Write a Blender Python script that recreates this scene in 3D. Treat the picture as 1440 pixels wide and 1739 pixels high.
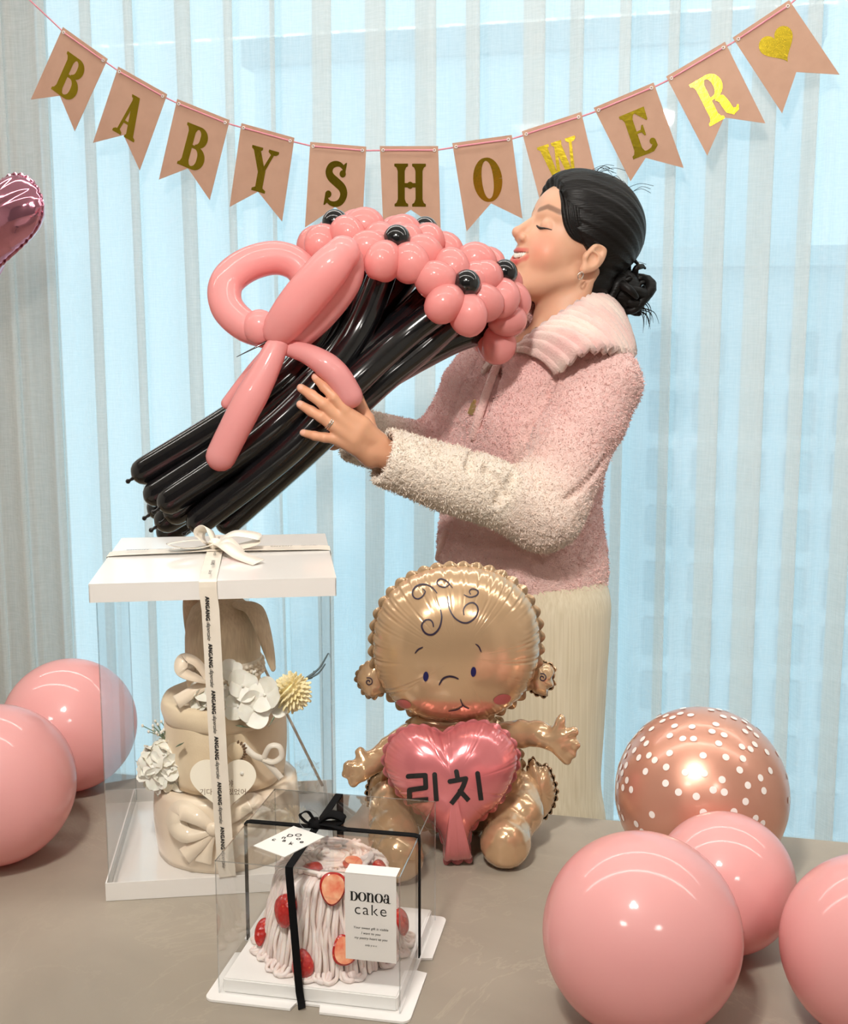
import bpy, bmesh, math, random
import numpy as np
from mathutils import Vector, Matrix, Quaternion, noise as mnoise

for o in list(bpy.data.objects):
    bpy.data.objects.remove(o)
SC = bpy.context.scene
COL = SC.collection
PI = math.pi

# ------------------------------------------------------------------ camera
CAM_Z = 1.36
PITCH = math.radians(8.94)
FPX, CX, CY = 2000.0, 720.0, 869.5
cd = bpy.data.cameras.new('camera')
cam = bpy.data.objects.new('camera', cd)
COL.objects.link(cam)
cam.location = (0, 0, CAM_Z)
cam.rotation_euler = (PI / 2 - PITCH, 0, 0)
cd.sensor_fit = 'HORIZONTAL'
cd.sensor_width = 36
cd.lens = FPX / 1440 * 36
cd.clip_start = 0.05
cd.clip_end = 200
SC.camera = cam

# ------------------------------------------------------------------ world (overcast bluish daylight)
W = bpy.data.worlds.new('world')
SC.world = W
W.use_nodes = True
bg = W.node_tree.nodes['Background']
bg.inputs[0].default_value = (0.55, 0.84, 0.98, 1)
bg.inputs[1].default_value = 1.46

SC.view_settings.view_transform = 'Standard'
SC.view_settings.look = 'None'
SC.view_settings.gamma = 1
SC.view_settings.exposure = 0.0
SC.view_settings.use_curve_mapping = False
try:
    SC.cycles.transparent_max_bounces = 32
    SC.cycles.max_bounces = 10
except Exception:
    pass

# room axes: the window wall and the table edge are turned against the camera
YAW = math.radians(-13.4)
EX = Vector((math.cos(YAW), math.sin(YAW), 0))
EY = Vector((-math.sin(YAW), math.cos(YAW), 0))
TZ = 0.74                                   # table top
CEIL = 2.55


def room(u, v, z=0.0):
    return EX * u + EY * v + Vector((0, 0, z))


def lamp(name, kind, loc, power, color, size, label, rot=(0, 0, 0), sy=None):
    l = bpy.data.lights.new(name, kind)
    l.energy = power
    l.color = color
    if kind == 'AREA':
        l.size = size
        if sy:
            l.shape = 'RECTANGLE'
            l.size_y = sy
        else:
            l.shape = 'DISK'
    else:
        l.shadow_soft_size = size
    o = bpy.data.objects.new(name, l)
    COL.objects.link(o)
    o.location = loc
    o.rotation_euler = rot
    return o


WARM = (1.0, 0.95, 0.89)
# ceiling lamps of the room: a cluster of three spotlights over the photographer, two LED strips; plus two added fill panels
SPOTS = [room(-0.30 + dx, 0.02 + dy, 2.36) for dx, dy in ((0, 0.07), (-0.07, -0.05), (0.07, -0.05))]
SPOT_AIM = room(-0.30, 2.10, 1.22)
for S_ in SPOTS:
    so = lamp('spot_light', 'SPOT', S_, 44, WARM, .035, '')
    so.rotation_euler = (SPOT_AIM - S_).to_track_quat('-Z', 'Y').to_euler()
    so.data.spot_size = math.radians(98)
    so.data.spot_blend = 1.0
STRIPS = [2.30, 1.25]
FILL_PANELS = [(-1.0, -1.30), (1.0, -1.30)]  # unseen panels added behind the camera to fill camera-facing surfaces


# ------------------------------------------------------------------ pixel helpers
def ray(px, py):
    x = (px - CX) / FPX
    y = -(py - CY) / FPX
    c, s = math.cos(PITCH), math.sin(PITCH)
    return Vector((x, c + y * s, -s + y * c))


ORI = Vector((0, 0, CAM_Z))


def at_y(px, py, Y):
    d = ray(px, py)
    return ORI + d * (Y / d.y)


def at_z(px, py, z=TZ):
    d = ray(px, py)
    return ORI + d * ((z - CAM_Z) / d.z)


def at_v(px, py, v):
    """point on the plane parallel to the window wall at room depth v"""
    d = ray(px, py)
    return ORI + d * (v / d.dot(EY))


# ------------------------------------------------------------------ object helpers
def tag(o, label=None, cat=None, group=None, kind=None):
    if label:
        o['label'] = label
    if cat:
        o['category'] = cat
    if group:
        o['group'] = group
    if kind:
        o['kind'] = kind
    return o


def empty(name, loc=(0, 0, 0), label=None, cat=None, group=None):
    o = bpy.data.objects.new(name, None)
    COL.objects.link(o)
    o.location = loc
    o.empty_display_size = 0.02
    return tag(o, label, cat, group)


def obj(name, me, mat=None, parent=None, smooth=True, loc=None):
    """link mesh data (given in world coordinates unless loc/parent matrix says otherwise)"""
    o = bpy.data.objects.new(name, me)
    COL.objects.link(o)
    if mat is not None and not me.materials:
        me.materials.append(mat)
    if smooth and len(me.polygons):
        me.polygons.foreach_set('use_smooth', [True] * len(me.polygons))
    if parent is not None:
        o.parent = parent
        # children keep world coordinates: undo the parents' placement
        m = Matrix.Identity(4)
        q = parent
        while q is not None:
            m = q.matrix_parent_inverse @ q.matrix_basis @ m if q.parent else q.matrix_basis @ m
            q = q.parent
        o.matrix_parent_inverse = m.inverted()
    if loc is not None:
        o.location = loc
    return o


def mesh(verts, faces, name='mesh'):
    me = bpy.data.meshes.new(name)
    me.from_pydata([tuple(v) for v in verts], [], faces)
    me.update()
    return me


def join(parts):
    """parts: list of (verts, faces)"""
    V, F = [], []
    for v, f in parts:
        b = len(V)
        V += [tuple(p) for p in v]
        F += [tuple(i + b for i in q) for q in f]
    return V, F


def xf(vf, M):
    v, f = vf
    return [M @ Vector(p) for p in v], f


def frame(o, x, y, z=None):
    """matrix from origin and axes"""
    x = Vector(x)
    y = Vector(y)
    z = Vector(z) if z is not None else x.cross(y)
    m = Matrix((x, y, z)).transposed().to_4x4()
    m.translation = Vector(o)
    return m


def box(x0, x1, y0, y1, z0, z1, bev=0.0):
    if bev <= 0:
        v = [(x, y, z) for z in (z0, z1) for y in (y0, y1) for x in (x0, x1)]
        f = [(0, 2, 3, 1), (4, 5, 7, 6), (0, 1, 5, 4), (2, 6, 7, 3), (0, 4, 6, 2), (1, 3, 7, 5)]
        return v, f
    bm = bmesh.new()
    bmesh.ops.create_cube(bm, size=1)
    for w in bm.verts:
        w.co = Vector(((x0 + x1) / 2 + w.co.x * (x1 - x0), (y0 + y1) / 2 + w.co.y * (y1 - y0),
                       (z0 + z1) / 2 + w.co.z * (z1 - z0)))
    bmesh.ops.bevel(bm, geom=bm.edges[:], offset=bev, segments=2, affect='EDGES')
    bm.verts.index_update()
    v = [tuple(w.co) for w in bm.verts]
    f = [tuple(w.index for w in q.verts) for q in bm.faces]
    bm.free()
    return v, f


def catmull(pts, n=8, closed=False):
    P = [Vector(p) for p in pts]
    out = []
    m = len(P)
    rng = range(m if closed else m - 1)
    for i in rng:
        if closed:
            p0, p1, p2, p3 = P[(i - 1) % m], P[i], P[(i + 1) % m], P[(i + 2) % m]
        else:
            p0, p1, p2, p3 = P[max(i - 1, 0)], P[i], P[i + 1], P[min(i + 2, m - 1)]
        for k in range(n):
            t = k / n
            out.append(0.5 * ((2 * p1) + (p2 - p0) * t + (2 * p0 - 5 * p1 + 4 * p2 - p3) * t * t
                              + (3 * p1 - p0 - 3 * p2 + p3) * t ** 3))
    if not closed:
        out.append(P[-1])
    return out


def resample(pts, n):
    P = [Vector(p) for p in pts]
    d = [0]
    for a, b in zip(P, P[1:]):
        d.append(d[-1] + (b - a).length)
    out = []
    j = 0
    for i in range(n):
        s = d[-1] * i / (n - 1)
        while j < len(P) - 2 and d[j + 1] < s:
            j += 1
        seg = d[j + 1] - d[j]
        t = (s - d[j]) / seg if seg > 1e-12 else 0
        out.append(P[j].lerp(P[j + 1], min(max(t, 0), 1)))
    return out


def frames(pts, closed=False, up=None):
    P = [Vector(p) for p in pts]
    n = len(P)
    T = []
    for i in range(n):
        a = P[(i - 1) % n] if closed else P[max(i - 1, 0)]
        b = P[(i + 1) % n] if closed else P[min(i + 1, n - 1)]
        t = b - a
        T.append(t.normalized() if t.length > 1e-9 else Vector((0, 0, 1)))
    u = Vector(up) if up is not None else (Vector((0, 0, 1)) if abs(T[0].z) < 0.9 else Vector((1, 0, 0)))
    N = []
    for i in range(n):
        if i:
            q = T[i - 1].rotation_difference(T[i])
            u = q @ u
        u = (u - T[i] * u.dot(T[i]))
        u.normalize()
        N.append(u.copy())
    return P, T, N


def tube(pts, rad, ns=12, caps='round', closed=False, up=None, flat=1.0):
    """sweep a circle (flattened by flat along the binormal) along pts; rad number, list or f(t)"""
    P, T, N = frames(pts, closed, up)
    n = len(P)
    R = [rad(i / (n - 1)) if callable(rad) else (rad[i] if hasattr(rad, '__len__') else rad) for i in range(n)]
    rings = []
    if caps == 'round' and not closed:
        for k in range(1, 4):
            a = PI / 2 * (1 - k / 4)
            rings.append((P[0] - T[0] * R[0] * math.sin(a), T[0], N[0], R[0] * math.cos(a)))
    for i in range(n):
        rings.append((P[i], T[i], N[i], R[i]))
    if caps == 'round' and not closed:
        for k in range(1, 4):
            a = PI / 2 * k / 4
            rings.append((P[-1] + T[-1] * R[-1] * math.sin(a), T[-1], N[-1], R[-1] * math.cos(a)))
    V, F = [], []
    for p, t, u, r in rings:
        w = t.cross(u)
        for k in range(ns):
            a = 2 * PI * k / ns
            V.append(p + u * (r * math.cos(a)) + w * (r * flat * math.sin(a)))
    m = len(rings)
    for i in range(m - (0 if closed else 1)):
        j = (i + 1) % m
        for k in range(ns):
            l = (k + 1) % ns
            F.append((i * ns + k, i * ns + l, j * ns + l, j * ns + k))
    if not closed and caps:
        if caps == 'round':
            V.append(P[0] - T[0] * R[0])
            V.append(P[-1] + T[-1] * R[-1])
        else:
            V.append(P[0])
            V.append(P[-1])
        a, b = len(V) - 2, len(V) - 1
        for k in range(ns):
            l = (k + 1) % ns
            F.append((a, l, k))
            F.append((b, (m - 1) * ns + k, (m - 1) * ns + l))
    return V, F


def ribbon(pts, width, normal, th=0.0006, wfun=None):
    """a flat band of real thickness; normal: vector or list of vectors (face direction)"""
    P = [Vector(p) for p in pts]
    n = len(P)
    V, F = [], []
    for i in range(n):
        t = (P[min(i + 1, n - 1)] - P[max(i - 1, 0)]).normalized()
        nn = Vector(normal[i]) if isinstance(normal, list) else Vector(normal)
        nn = (nn - t * nn.dot(t))
        if nn.length < 1e-6:
            nn = Vector((0, 0, 1)) - t * t.z
        nn.normalize()
        s = t.cross(nn)
        w = width * (wfun(i / (n - 1)) if wfun else 1) / 2
        V += [P[i] - s * w - nn * th / 2, P[i] + s * w - nn * th / 2, P[i] + s * w + nn * th / 2, P[i] - s * w + nn * th / 2]
    for i in range(n - 1):
        for k in range(4):
            l = (k + 1) % 4
            F.append((i * 4 + k, i * 4 + l, i * 4 + 4 + l, i * 4 + 4 + k))
    F.append((3, 2, 1, 0))
    e = (n - 1) * 4
    F.append((e, e + 1, e + 2, e + 3))
    return V, F


def lathe(prof, n=32, axis_m=None, squash=None):
    """prof list of (r,z); poles allowed with r=0"""
    V, F = [], []
    idx = []
    for r, z in prof:
        if r <= 1e-9:
            idx.append([len(V)])
            V.append(Vector((0, 0, z)))
        else:
            row = []
            for k in range(n):
                a = 2 * PI * k / n
                row.append(len(V))
                V.append(Vector((r * math.cos(a), r * math.sin(a), z)))
            idx.append(row)
    for a, b in zip(idx, idx[1:]):
        for k in range(n):
            l = (k + 1) % n
            if len(a) == 1 and len(b) == 1:
                continue
            if len(a) == 1:
                F.append((a[0], b[l], b[k]))
            elif len(b) == 1:
                F.append((a[k], a[l], b[0]))
            else:
                F.append((a[k], a[l], b[l], b[k]))
    if axis_m is not None:
        V = [axis_m @ v for v in V]
    return V, F


def ellipsoid(c, r, n=20, m=12, M=None):
    prof = [(math.sin(PI * i / m), -math.cos(PI * i / m)) for i in range(m + 1)]
    v, f = lathe(prof, n)
    v = [Vector((p.x * r[0], p.y * r[1], p.z * r[2])) for p in v]
    if M is not None:
        v = [M @ p for p in v]
    return [p + Vector(c) for p in v], f


def prism(poly, th, M=None):
    """extrude a simple 2D polygon (counter-clockwise) by th centred on z=0, triangulated"""
    from mathutils.geometry import tessellate_polygon
    tri = tessellate_polygon([[Vector((p[0], p[1], 0)) for p in poly]])
    n = len(poly)
    V = [Vector((p[0], p[1], th / 2)) for p in poly] + [Vector((p[0], p[1], -th / 2)) for p in poly]
    area = sum(poly[i][0] * poly[(i + 1) % n][1] - poly[(i + 1) % n][0] * poly[i][1] for i in range(n))
    F = []
    for t in tri:
        a, b, c = [Vector(poly[i]).to_2d() for i in t]
        up = (b - a).cross(c - a) > 0
        t = tuple(t) if up else tuple(reversed(t))
        F.append(t)
        F.append(tuple(i + n for i in reversed(t)))
    for i in range(n):
        j = (i + 1) % n
        F.append((i, i + n, j + n, j) if area > 0 else (j, j + n, i + n, i))
    if M is not None:
        V = [M @ v for v in V]
    return V, F


def text_mesh(s, size=1.0, shear=0.0, bold=0.0, spacing=1.0, align='CENTER', res=3, extrude=0.0):
    """default-font text as (verts, faces) in the xy plane"""
    c = bpy.data.curves.new('text', 'FONT')
    c.body = s
    c.size = size
    c.shear = shear
    c.offset = bold
    c.space_character = spacing
    c.align_x = align
    c.align_y = 'CENTER'
    c.resolution_u = res
    c.extrude = extrude
    o = bpy.data.objects.new('text', c)
    me = bpy.data.meshes.new_from_object(o)
    V = [v.co.copy() for v in me.vertices]
    F = [tuple(p.vertices) for p in me.polygons]
    bpy.data.objects.remove(o)
    bpy.data.curves.remove(c)
    bpy.data.meshes.remove(me)
    return V, F


# ------------------------------------------------------------------ signed distance modelling
def smin(a, b, k):
    h = np.clip(0.5 + 0.5 * (b - a) / k, 0, 1)
    return b + (a - b) * h - k * h * (1 - h)


def smax(a, b, k):
    return -smin(-a, -b, k)


class Grid:
    def __init__(self, lo, hi, h):
        self.lo = np.array(lo, dtype=np.float32)
        self.h = h
        self.n = [int(math.ceil((hi[i] - lo[i]) / h)) + 1 for i in range(3)]
        ax = [(self.lo[i] + h * np.arange(self.n[i])).astype(np.float32) for i in range(3)]
        self.X, self.Y, self.Z = np.meshgrid(*ax, indexing='ij', sparse=True)

    def sphere(self, c, r):
        return np.sqrt((self.X - c[0]) ** 2 + (self.Y - c[1]) ** 2 + (self.Z - c[2]) ** 2) - r

    def ell(self, c, r, M=None):
        x, y, z = self.X - c[0], self.Y - c[1], self.Z - c[2]
        if M is not None:
            R = np.array(M)
            x, y, z = [R[0][i] * x + R[1][i] * y + R[2][i] * z for i in range(3)]
        a = np.sqrt((x / r[0]) ** 2 + (y / r[1]) ** 2 + (z / r[2]) ** 2)
        b = np.sqrt((x / r[0] ** 2) ** 2 + (y / r[1] ** 2) ** 2 + (z / r[2] ** 2) ** 2) + 1e-9
        return a * (a - 1) / b

    def cap(self, a, b, ra, rb=None):
        rb = ra if rb is None else rb
        a = np.array(a, dtype=np.float32)
        b = np.array(b, dtype=np.float32)
        d = b - a
        L = float(d @ d) + 1e-12
        x, y, z = self.X - a[0], self.Y - a[1], self.Z - a[2]
        t = np.clip((x * d[0] + y * d[1] + z * d[2]) / L, 0, 1)
        return np.sqrt((x - t * d[0]) ** 2 + (y - t * d[1]) ** 2 + (z - t * d[2]) ** 2) - (ra + (rb - ra) * t)

    def path(self, pts, rad, k=0.004):
        d = None
        for i in range(len(pts) - 1):
            e = self.cap(pts[i], pts[i + 1], rad[i], rad[i + 1])
            d = e if d is None else smin(d, e, k)
        return d

    def surface(self, D):
        """surface nets -> verts (n,3), quads"""
        D = np.broadcast_to(D, self.n).astype(np.float32)
        S = D < 0
        n0, n1, n2 = self.n
        cnt = np.zeros((n0 - 1, n1 - 1, n2 - 1), dtype=np.int16)
        acc = np.zeros((n0 - 1, n1 - 1, n2 - 1, 3), dtype=np.float32)
        corners = [(i, j, k) for i in (0, 1) for j in (0, 1) for k in (0, 1)]

        def sub(A, c):
            return A[c[0]:n0 - 1 + c[0], c[1]:n1 - 1 + c[1], c[2]:n2 - 1 + c[2]]
        for a in corners:
            for ax in range(3):
                if a[ax]:
                    continue
                b = list(a)
                b[ax] = 1
                da, db = sub(D, a), sub(D, b)
                m = sub(S, a) != sub(S, b)
                t = np.where(m, da / np.where(m, da - db, 1), 0)
                cnt += m
                for q in range(3):
                    acc[..., q] += np.where(m, a[q] + (t if q == ax else 0), 0)
        act = cnt > 0
        idx = -np.ones(act.shape, dtype=np.int64)
        I = np.argwhere(act)
        idx[act] = np.arange(len(I))
        V = (I + acc[act] / cnt[act][:, None]) * self.h + self.lo
        F = []
        for ax in range(3):
            sl0 = [slice(None)] * 3
            sl1 = [slice(None)] * 3
            sl0[ax] = slice(0, -1)
            sl1[ax] = slice(1, None)
            A, B = S[tuple(sl0)], S[tuple(sl1)]
            E = np.argwhere(A != B)
            u, v = (ax + 1) % 3, (ax + 2) % 3
            E = E[(E[:, u] > 0) & (E[:, v] > 0) & (E[:, u] < self.n[u] - 1) & (E[:, v] < self.n[v] - 1)]
            if not len(E):
                continue
            flip = ~S[tuple(E.T)]
            q = []
            for du, dv in ((-1, -1), (0, -1), (0, 0), (-1, 0)):
                e = E.copy()
                e[:, u] += du
                e[:, v] += dv
                q.append(idx[tuple(e.T)])
            Q = np.stack(q, 1)
            Q[flip] = Q[flip][:, ::-1]
            F.append(Q)
        F = np.concatenate(F)
        F = F[(F >= 0).all(1)]
        return V, F


def np_mesh(V, F, name='mesh'):
    me = bpy.data.meshes.new(name)
    me.vertices.add(len(V))
    me.vertices.foreach_set('co', np.asarray(V, dtype=np.float32).ravel())
    me.loops.add(len(F) * 4)
    me.loops.foreach_set('vertex_index', np.asarray(F, dtype=np.int32).ravel())
    me.polygons.add(len(F))
    me.polygons.foreach_set('loop_start', np.arange(0, len(F) * 4, 4, dtype=np.int32))
    me.update(calc_edges=True)
    me.validate()
    return me


def laplace(V, F, it=2, lam=0.5):
    """light smoothing of quad mesh arrays"""
    e = np.concatenate([F[:, [0, 1]], F[:, [1, 2]], F[:, [2, 3]], F[:, [3, 0]]])
    n = len(V)
    for _ in range(it):
        s = np.zeros_like(V)
        c = np.zeros(n)
        for q in range(3):
            s[:, q] = np.bincount(e[:, 0], V[e[:, 1], q], n) + np.bincount(e[:, 1], V[e[:, 0], q], n)
        c = np.bincount(e[:, 0], minlength=n) + np.bincount(e[:, 1], minlength=n)
        V = V + lam * (s / np.maximum(c, 1)[:, None] - V)
    return V


def vcol(me, C, name='tint'):
    a = me.color_attributes.new(name, 'FLOAT_COLOR', 'POINT')
    C = np.asarray(C, dtype=np.float32)
    if C.shape[1] == 3:
        C = np.concatenate([C, np.ones((len(C), 1), dtype=np.float32)], 1)
    a.data.foreach_set('color', C.ravel())


def srgb(r, g, b):
    def f(c):
        c /= 255
        return c / 12.92 if c <= 0.04045 else ((c + 0.055) / 1.055) ** 2.4
    return (f(r), f(g), f(b))


# ------------------------------------------------------------------ materials
class NT:
    def __init__(self, name):
        self.m = bpy.data.materials.new(name)
        self.m.use_nodes = True
        self.t = self.m.node_tree
        self.n = self.t.nodes
        self.b = self.n['Principled BSDF']
        self.out = self.n['Material Output']

    def add(self, kind, **kw):
        x = self.n.new(kind)
        for k, v in kw.items():
            if hasattr(x, k):
                setattr(x, k, v)
            else:
                x.inputs[k.replace('_', ' ')].default_value = v
        return x

    def link(self, a, b):
        self.t.links.new(a, b)

    def coord(self, which='Object', scale=None):
        c = self.add('ShaderNodeTexCoord')
        if scale is None:
            return c.outputs[which]
        mp = self.add('ShaderNodeMapping')
        mp.inputs['Scale'].default_value = scale
        self.link(c.outputs[which], mp.inputs[0])
        return mp.outputs[0]

    def noise(self, vec, scale, detail=3, rough=0.5, dist=0.0):
        x = self.add('ShaderNodeTexNoise')
        x.inputs['Scale'].default_value = scale
        x.inputs['Detail'].default_value = detail
        x.inputs['Roughness'].default_value = rough
        x.inputs['Distortion'].default_value = dist
        self.link(vec, x.inputs['Vector'])
        return x.outputs[0]

    def ramp(self, fac, stops):
        x = self.add('ShaderNodeValToRGB')
        e = x.color_ramp.elements
        while len(e) < len(stops):
            e.new(0.5)
        for s, (p, c) in zip(e, stops):
            s.position = p
            s.color = (*c, 1) if len(c) == 3 else c
        self.link(fac, x.inputs[0])
        return x.outputs[0]

    def bump(self, h, strength=0.3, dist=0.01):
        x = self.add('ShaderNodeBump')
        x.inputs['Strength'].default_value = strength
        x.inputs['Distance'].default_value = dist
        self.link(h, x.inputs['Height'])
        self.link(x.outputs[0], self.b.inputs['Normal'])
        return x.outputs[0]

    def math(self, op, a, b=None):
        x = self.add('ShaderNodeMath', operation=op)
        for i, v in enumerate((a, b)):
            if v is None:
                continue
            if isinstance(v, (int, float)):
                x.inputs[i].default_value = v
            else:
                self.link(v, x.inputs[i])
        return x.outputs[0]


def setp(b, **kw):
    names = dict(color='Base Color', rough='Roughness', metal='Metallic', coat='Coat Weight', coat_rough='Coat Roughness',
                 sss='Subsurface Weight', sheen='Sheen Weight', sheen_rough='Sheen Roughness', trans='Transmission Weight', ior='IOR', spec='Specular IOR Level',
                 aniso='Anisotropic')
    for k, v in kw.items():
        if k == 'color':
            v = (*v, 1)
        b.inputs[names[k]].default_value = v


def simple(name, color, rough=0.5, **kw):
    t = NT(name)
    setp(t.b, color=color, rough=rough, **kw)
    return t.m


def soft_noise(name, c1, c2, scale, rough=0.6, bump=0.0, bscale=None, bdist=0.002, **kw):
    """two-tone noise colour with optional fine relief"""
    t = NT(name)
    setp(t.b, rough=rough, **kw)
    v = t.coord()
    t.link(t.ramp(t.noise(v, scale, 4), [(0.35, c1), (0.65, c2)]), t.b.inputs['Base Color'])
    if bump:
        t.bump(t.noise(v, bscale or scale * 4, 3), bump, bdist)
    return t.m


def latex(name, color, trans=0.3, rough=0.12, deep=None):
    """balloon rubber: glossy skin that lets some light through"""
    t = NT(name)
    setp(t.b, color=color, rough=0.45, coat=0.8, coat_rough=rough, spec=0.3)
    tr = t.add('ShaderNodeBsdfTranslucent')
    tr.inputs[0].default_value = (*(deep or color), 1)
    mx = t.add('ShaderNodeMixShader')
    mx.inputs[0].default_value = trans
    t.link(t.b.outputs[0], mx.inputs[1])
    t.link(tr.outputs[0], mx.inputs[2])
    t.link(mx.outputs[0], t.out.inputs[0])
    return t.m


def clear_sheet(name, tint=(0.97, 0.98, 0.98), base=0.03, edge=0.55, power=4.0, rough=0.02, haze=0.0):
    """thin clear plastic: see-through with a mirror sheen that grows at grazing angles"""
    t = NT(name)
    t.n.remove(t.b)
    tr = t.add('ShaderNodeBsdfTransparent')
    tr.inputs[0].default_value = (*tint, 1)
    gl = t.add('ShaderNodeBsdfGlossy')
    gl.inputs['Roughness'].default_value = rough
    lw = t.add('ShaderNodeLayerWeight')
    lw.inputs[0].default_value = 0.5
    p = t.math('POWER', lw.outputs['Facing'], power)
    p = t.math('MULTIPLY', p, edge)
    p = t.math('ADD', p, base)
    mx = t.add('ShaderNodeMixShader')
    t.link(p, mx.inputs[0])
    t.link(tr.outputs[0], mx.inputs[1])
    t.link(gl.outputs[0], mx.inputs[2])
    last = mx
    if haze:
        df = t.add('ShaderNodeBsdfDiffuse')
        df.inputs[0].default_value = (0.9, 0.9, 0.9, 1)
        m2 = t.add('ShaderNodeMixShader')
        m2.inputs[0].default_value = haze
        t.link(mx.outputs[0], m2.inputs[1])
        t.link(df.outputs[0], m2.inputs[2])
        last = m2
    t.link(last.outputs[0], t.out.inputs[0])
    return t.m

# ================================================================== THE SETTING
ROOM = frame((0, 0, 0), EX, EY)
U0, U1, V0, V1 = -3.0, 2.4, -1.9, 2.95       # inner faces of the room
WIN = (-1.83, 1.60, 0.0, 2.42)              # window opening on the far wall (u0,u1,z0,z1)

M_wall = soft_noise('wall_paint', (0.74, 0.71, 0.66), (0.78, 0.75, 0.70), 6, 0.85, 0.05, 60)
M_ceil = soft_noise('ceiling_paint', (0.84, 0.82, 0.78), (0.86, 0.84, 0.80), 6, 0.9)
t = NT('oak_floor')
vv = t.coord('Object', (1.2, 9, 1))
t.link(t.ramp(t.noise(vv, 3, 6, 0.6, 1.2), [(0.3, (0.36, 0.26, 0.17)), (0.7, (0.50, 0.38, 0.26))]), t.b.inputs['Base Color'])
setp(t.b, rough=0.4)
M_floor = t.m


def struct(name, vf, m, parent=None, smooth=False):
    o = obj(name, mesh(*vf), m, parent, smooth)
    if parent is None:
        tag(o, kind='structure')
    return o


fl = struct('floor', xf(box(U0 - .12, U1 + .12, V0 - .12, V1 + .12, -0.1, 0.0), ROOM), M_floor)
struct('ceiling', xf(box(U0 - .12, U1 + .12, V0 - .12, V1 + .12, CEIL, CEIL + 0.1), ROOM), M_ceil)
struct('wall_left', xf(box(U0 - .12, U0, V0 - .12, V1 + .12, 0, CEIL), ROOM), M_wall)
struct('wall_right', xf(box(U1, U1 + .12, V0 - .12, V1 + .12, 0, CEIL), ROOM), M_wall)
struct('wall_back', xf(box(U0, U1, V0 - .12, V0, 0, CEIL), ROOM), soft_noise('dark_taupe_paint', (0.11, 0.095, 0.08), (0.13, 0.11, 0.095), 5, 0.8))
a, b, c, d = WIN
struct('wall_front', xf(join([box(U0, a, V1, V1 + .12, 0, CEIL), box(b, U1, V1, V1 + .12, 0, CEIL),
                              box(a, b, V1, V1 + .12, 0, c), box(a, b, V1, V1 + .12, d, CEIL)]), ROOM), M_wall)
M_frame = simple('white_window_frame', (0.72, 0.72, 0.70), 0.35)
w1 = struct('window_1', xf(join([box(a, a + .05, V1 + .03, V1 + .09, c, d), box(b - .05, b, V1 + .03, V1 + .09, c, d),
                                 box(a + .05, b - .05, V1 + .03, V1 + .09, c, c + .05),
                                 box(a + .05, b - .05, V1 + .03, V1 + .09, d - .05, d)]), ROOM), M_frame)
M_glass = clear_sheet('window_glass', (0.97, 0.985, 0.985), 0.04, 0.5, 4)
obj('pane', mesh(*xf(box(a + .05, b - .05, V1 + .056, V1 + .062, c + .05, d - .05), ROOM)), M_glass, w1, False)

# ---- the building across the street, seen faintly through the curtain
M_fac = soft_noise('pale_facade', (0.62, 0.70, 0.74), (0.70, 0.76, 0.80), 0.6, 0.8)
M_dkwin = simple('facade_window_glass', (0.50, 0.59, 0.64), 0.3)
BV = 26.0
bld = empty('apartment_building', room(4, BV, -14), 'pale apartment block with rows of windows seen faintly through the curtain', 'building')
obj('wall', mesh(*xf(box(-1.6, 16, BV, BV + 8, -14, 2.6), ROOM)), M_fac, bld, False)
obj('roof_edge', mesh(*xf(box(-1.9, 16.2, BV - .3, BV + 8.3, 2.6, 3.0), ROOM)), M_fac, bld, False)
wm = None
for i in range(9):
    for j in range(9):
        P = room(-0.9 + i * 0.95, BV - 0.02, -9.2 + j * 1.25)
        if wm is None:
            wm = mesh(*xf(box(-.26, .26, -.04, .04, -.42, .42), frame((0, 0, 0), EX, EY)))
        obj('window', wm, M_dkwin, bld, False, loc=P)
bl2 = empty('low_building', room(-3, BV + 10, -14), 'long pale building with a flat roof seen faintly beyond the curtain', 'building')
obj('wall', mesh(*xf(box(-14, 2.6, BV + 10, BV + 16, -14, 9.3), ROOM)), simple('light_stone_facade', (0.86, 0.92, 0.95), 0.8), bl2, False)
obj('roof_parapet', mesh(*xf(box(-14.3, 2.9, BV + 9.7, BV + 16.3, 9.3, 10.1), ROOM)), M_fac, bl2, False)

# ---- sheer curtain: overlapping folds, so doubled cloth reads darker
rng = random.Random(4)
CV = 2.70                                     # room depth of the curtain


def curtain_mesh(u0, u1, z0, z1, seed):
    r = random.Random(seed)
    prof = []
    u = u0
    while u < u1:
        S = r.uniform(0.080, 0.145)
        ov = r.uniform(0.022, 0.060)          # width of the overlap
        dep = r.uniform(0.030, 0.050)
        n = 16
        # forward run, fold back behind, forward again
        pts = [(0, 0), (0.25 * S, 0.25 * dep), (0.55 * S, 0.10 * dep), (0.55 * S + ov * .9, -0.35 * dep), (0.55 * S + ov, 0.15 * dep),
               (0.55 * S + ov * .5, 0.55 * dep), (0.55 * S, 0.85 * dep), (0.55 * S + ov * .25, 1.05 * dep), (0.80 * S, 0.75 * dep)]
        prof += [(u + a, b) for a, b in pts]
        u += S
    prof.append((u, 0))
    fine = catmull([(a, b, 0) for a, b in prof], 4)
    nz = 14
    V, F = [], []
    ph = [r.uniform(0, 6.28) for _ in range(3)]
    for j in range(nz + 1):
        q = j / nz
        z = z0 + (z1 - z0) * q
        for k, p in enumerate(fine):
            drift = 0.010 * math.sin(p.x * 5 + ph[0] + q * 2.2) * (1 - q)
            spread = 1 + 0.5 * (1 - q)
            V.append(room(p.x + drift, CV + p.y * spread + 0.012 * math.sin(p.x * 9 + q * 3 + ph[1]), z))
    m = len(fine)
    for j in range(nz):
        for k in range(m - 1):
            F.append((j * m + k, j * m + k + 1, (j + 1) * m + k + 1, (j + 1) * m + k))
    return V, F


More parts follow.
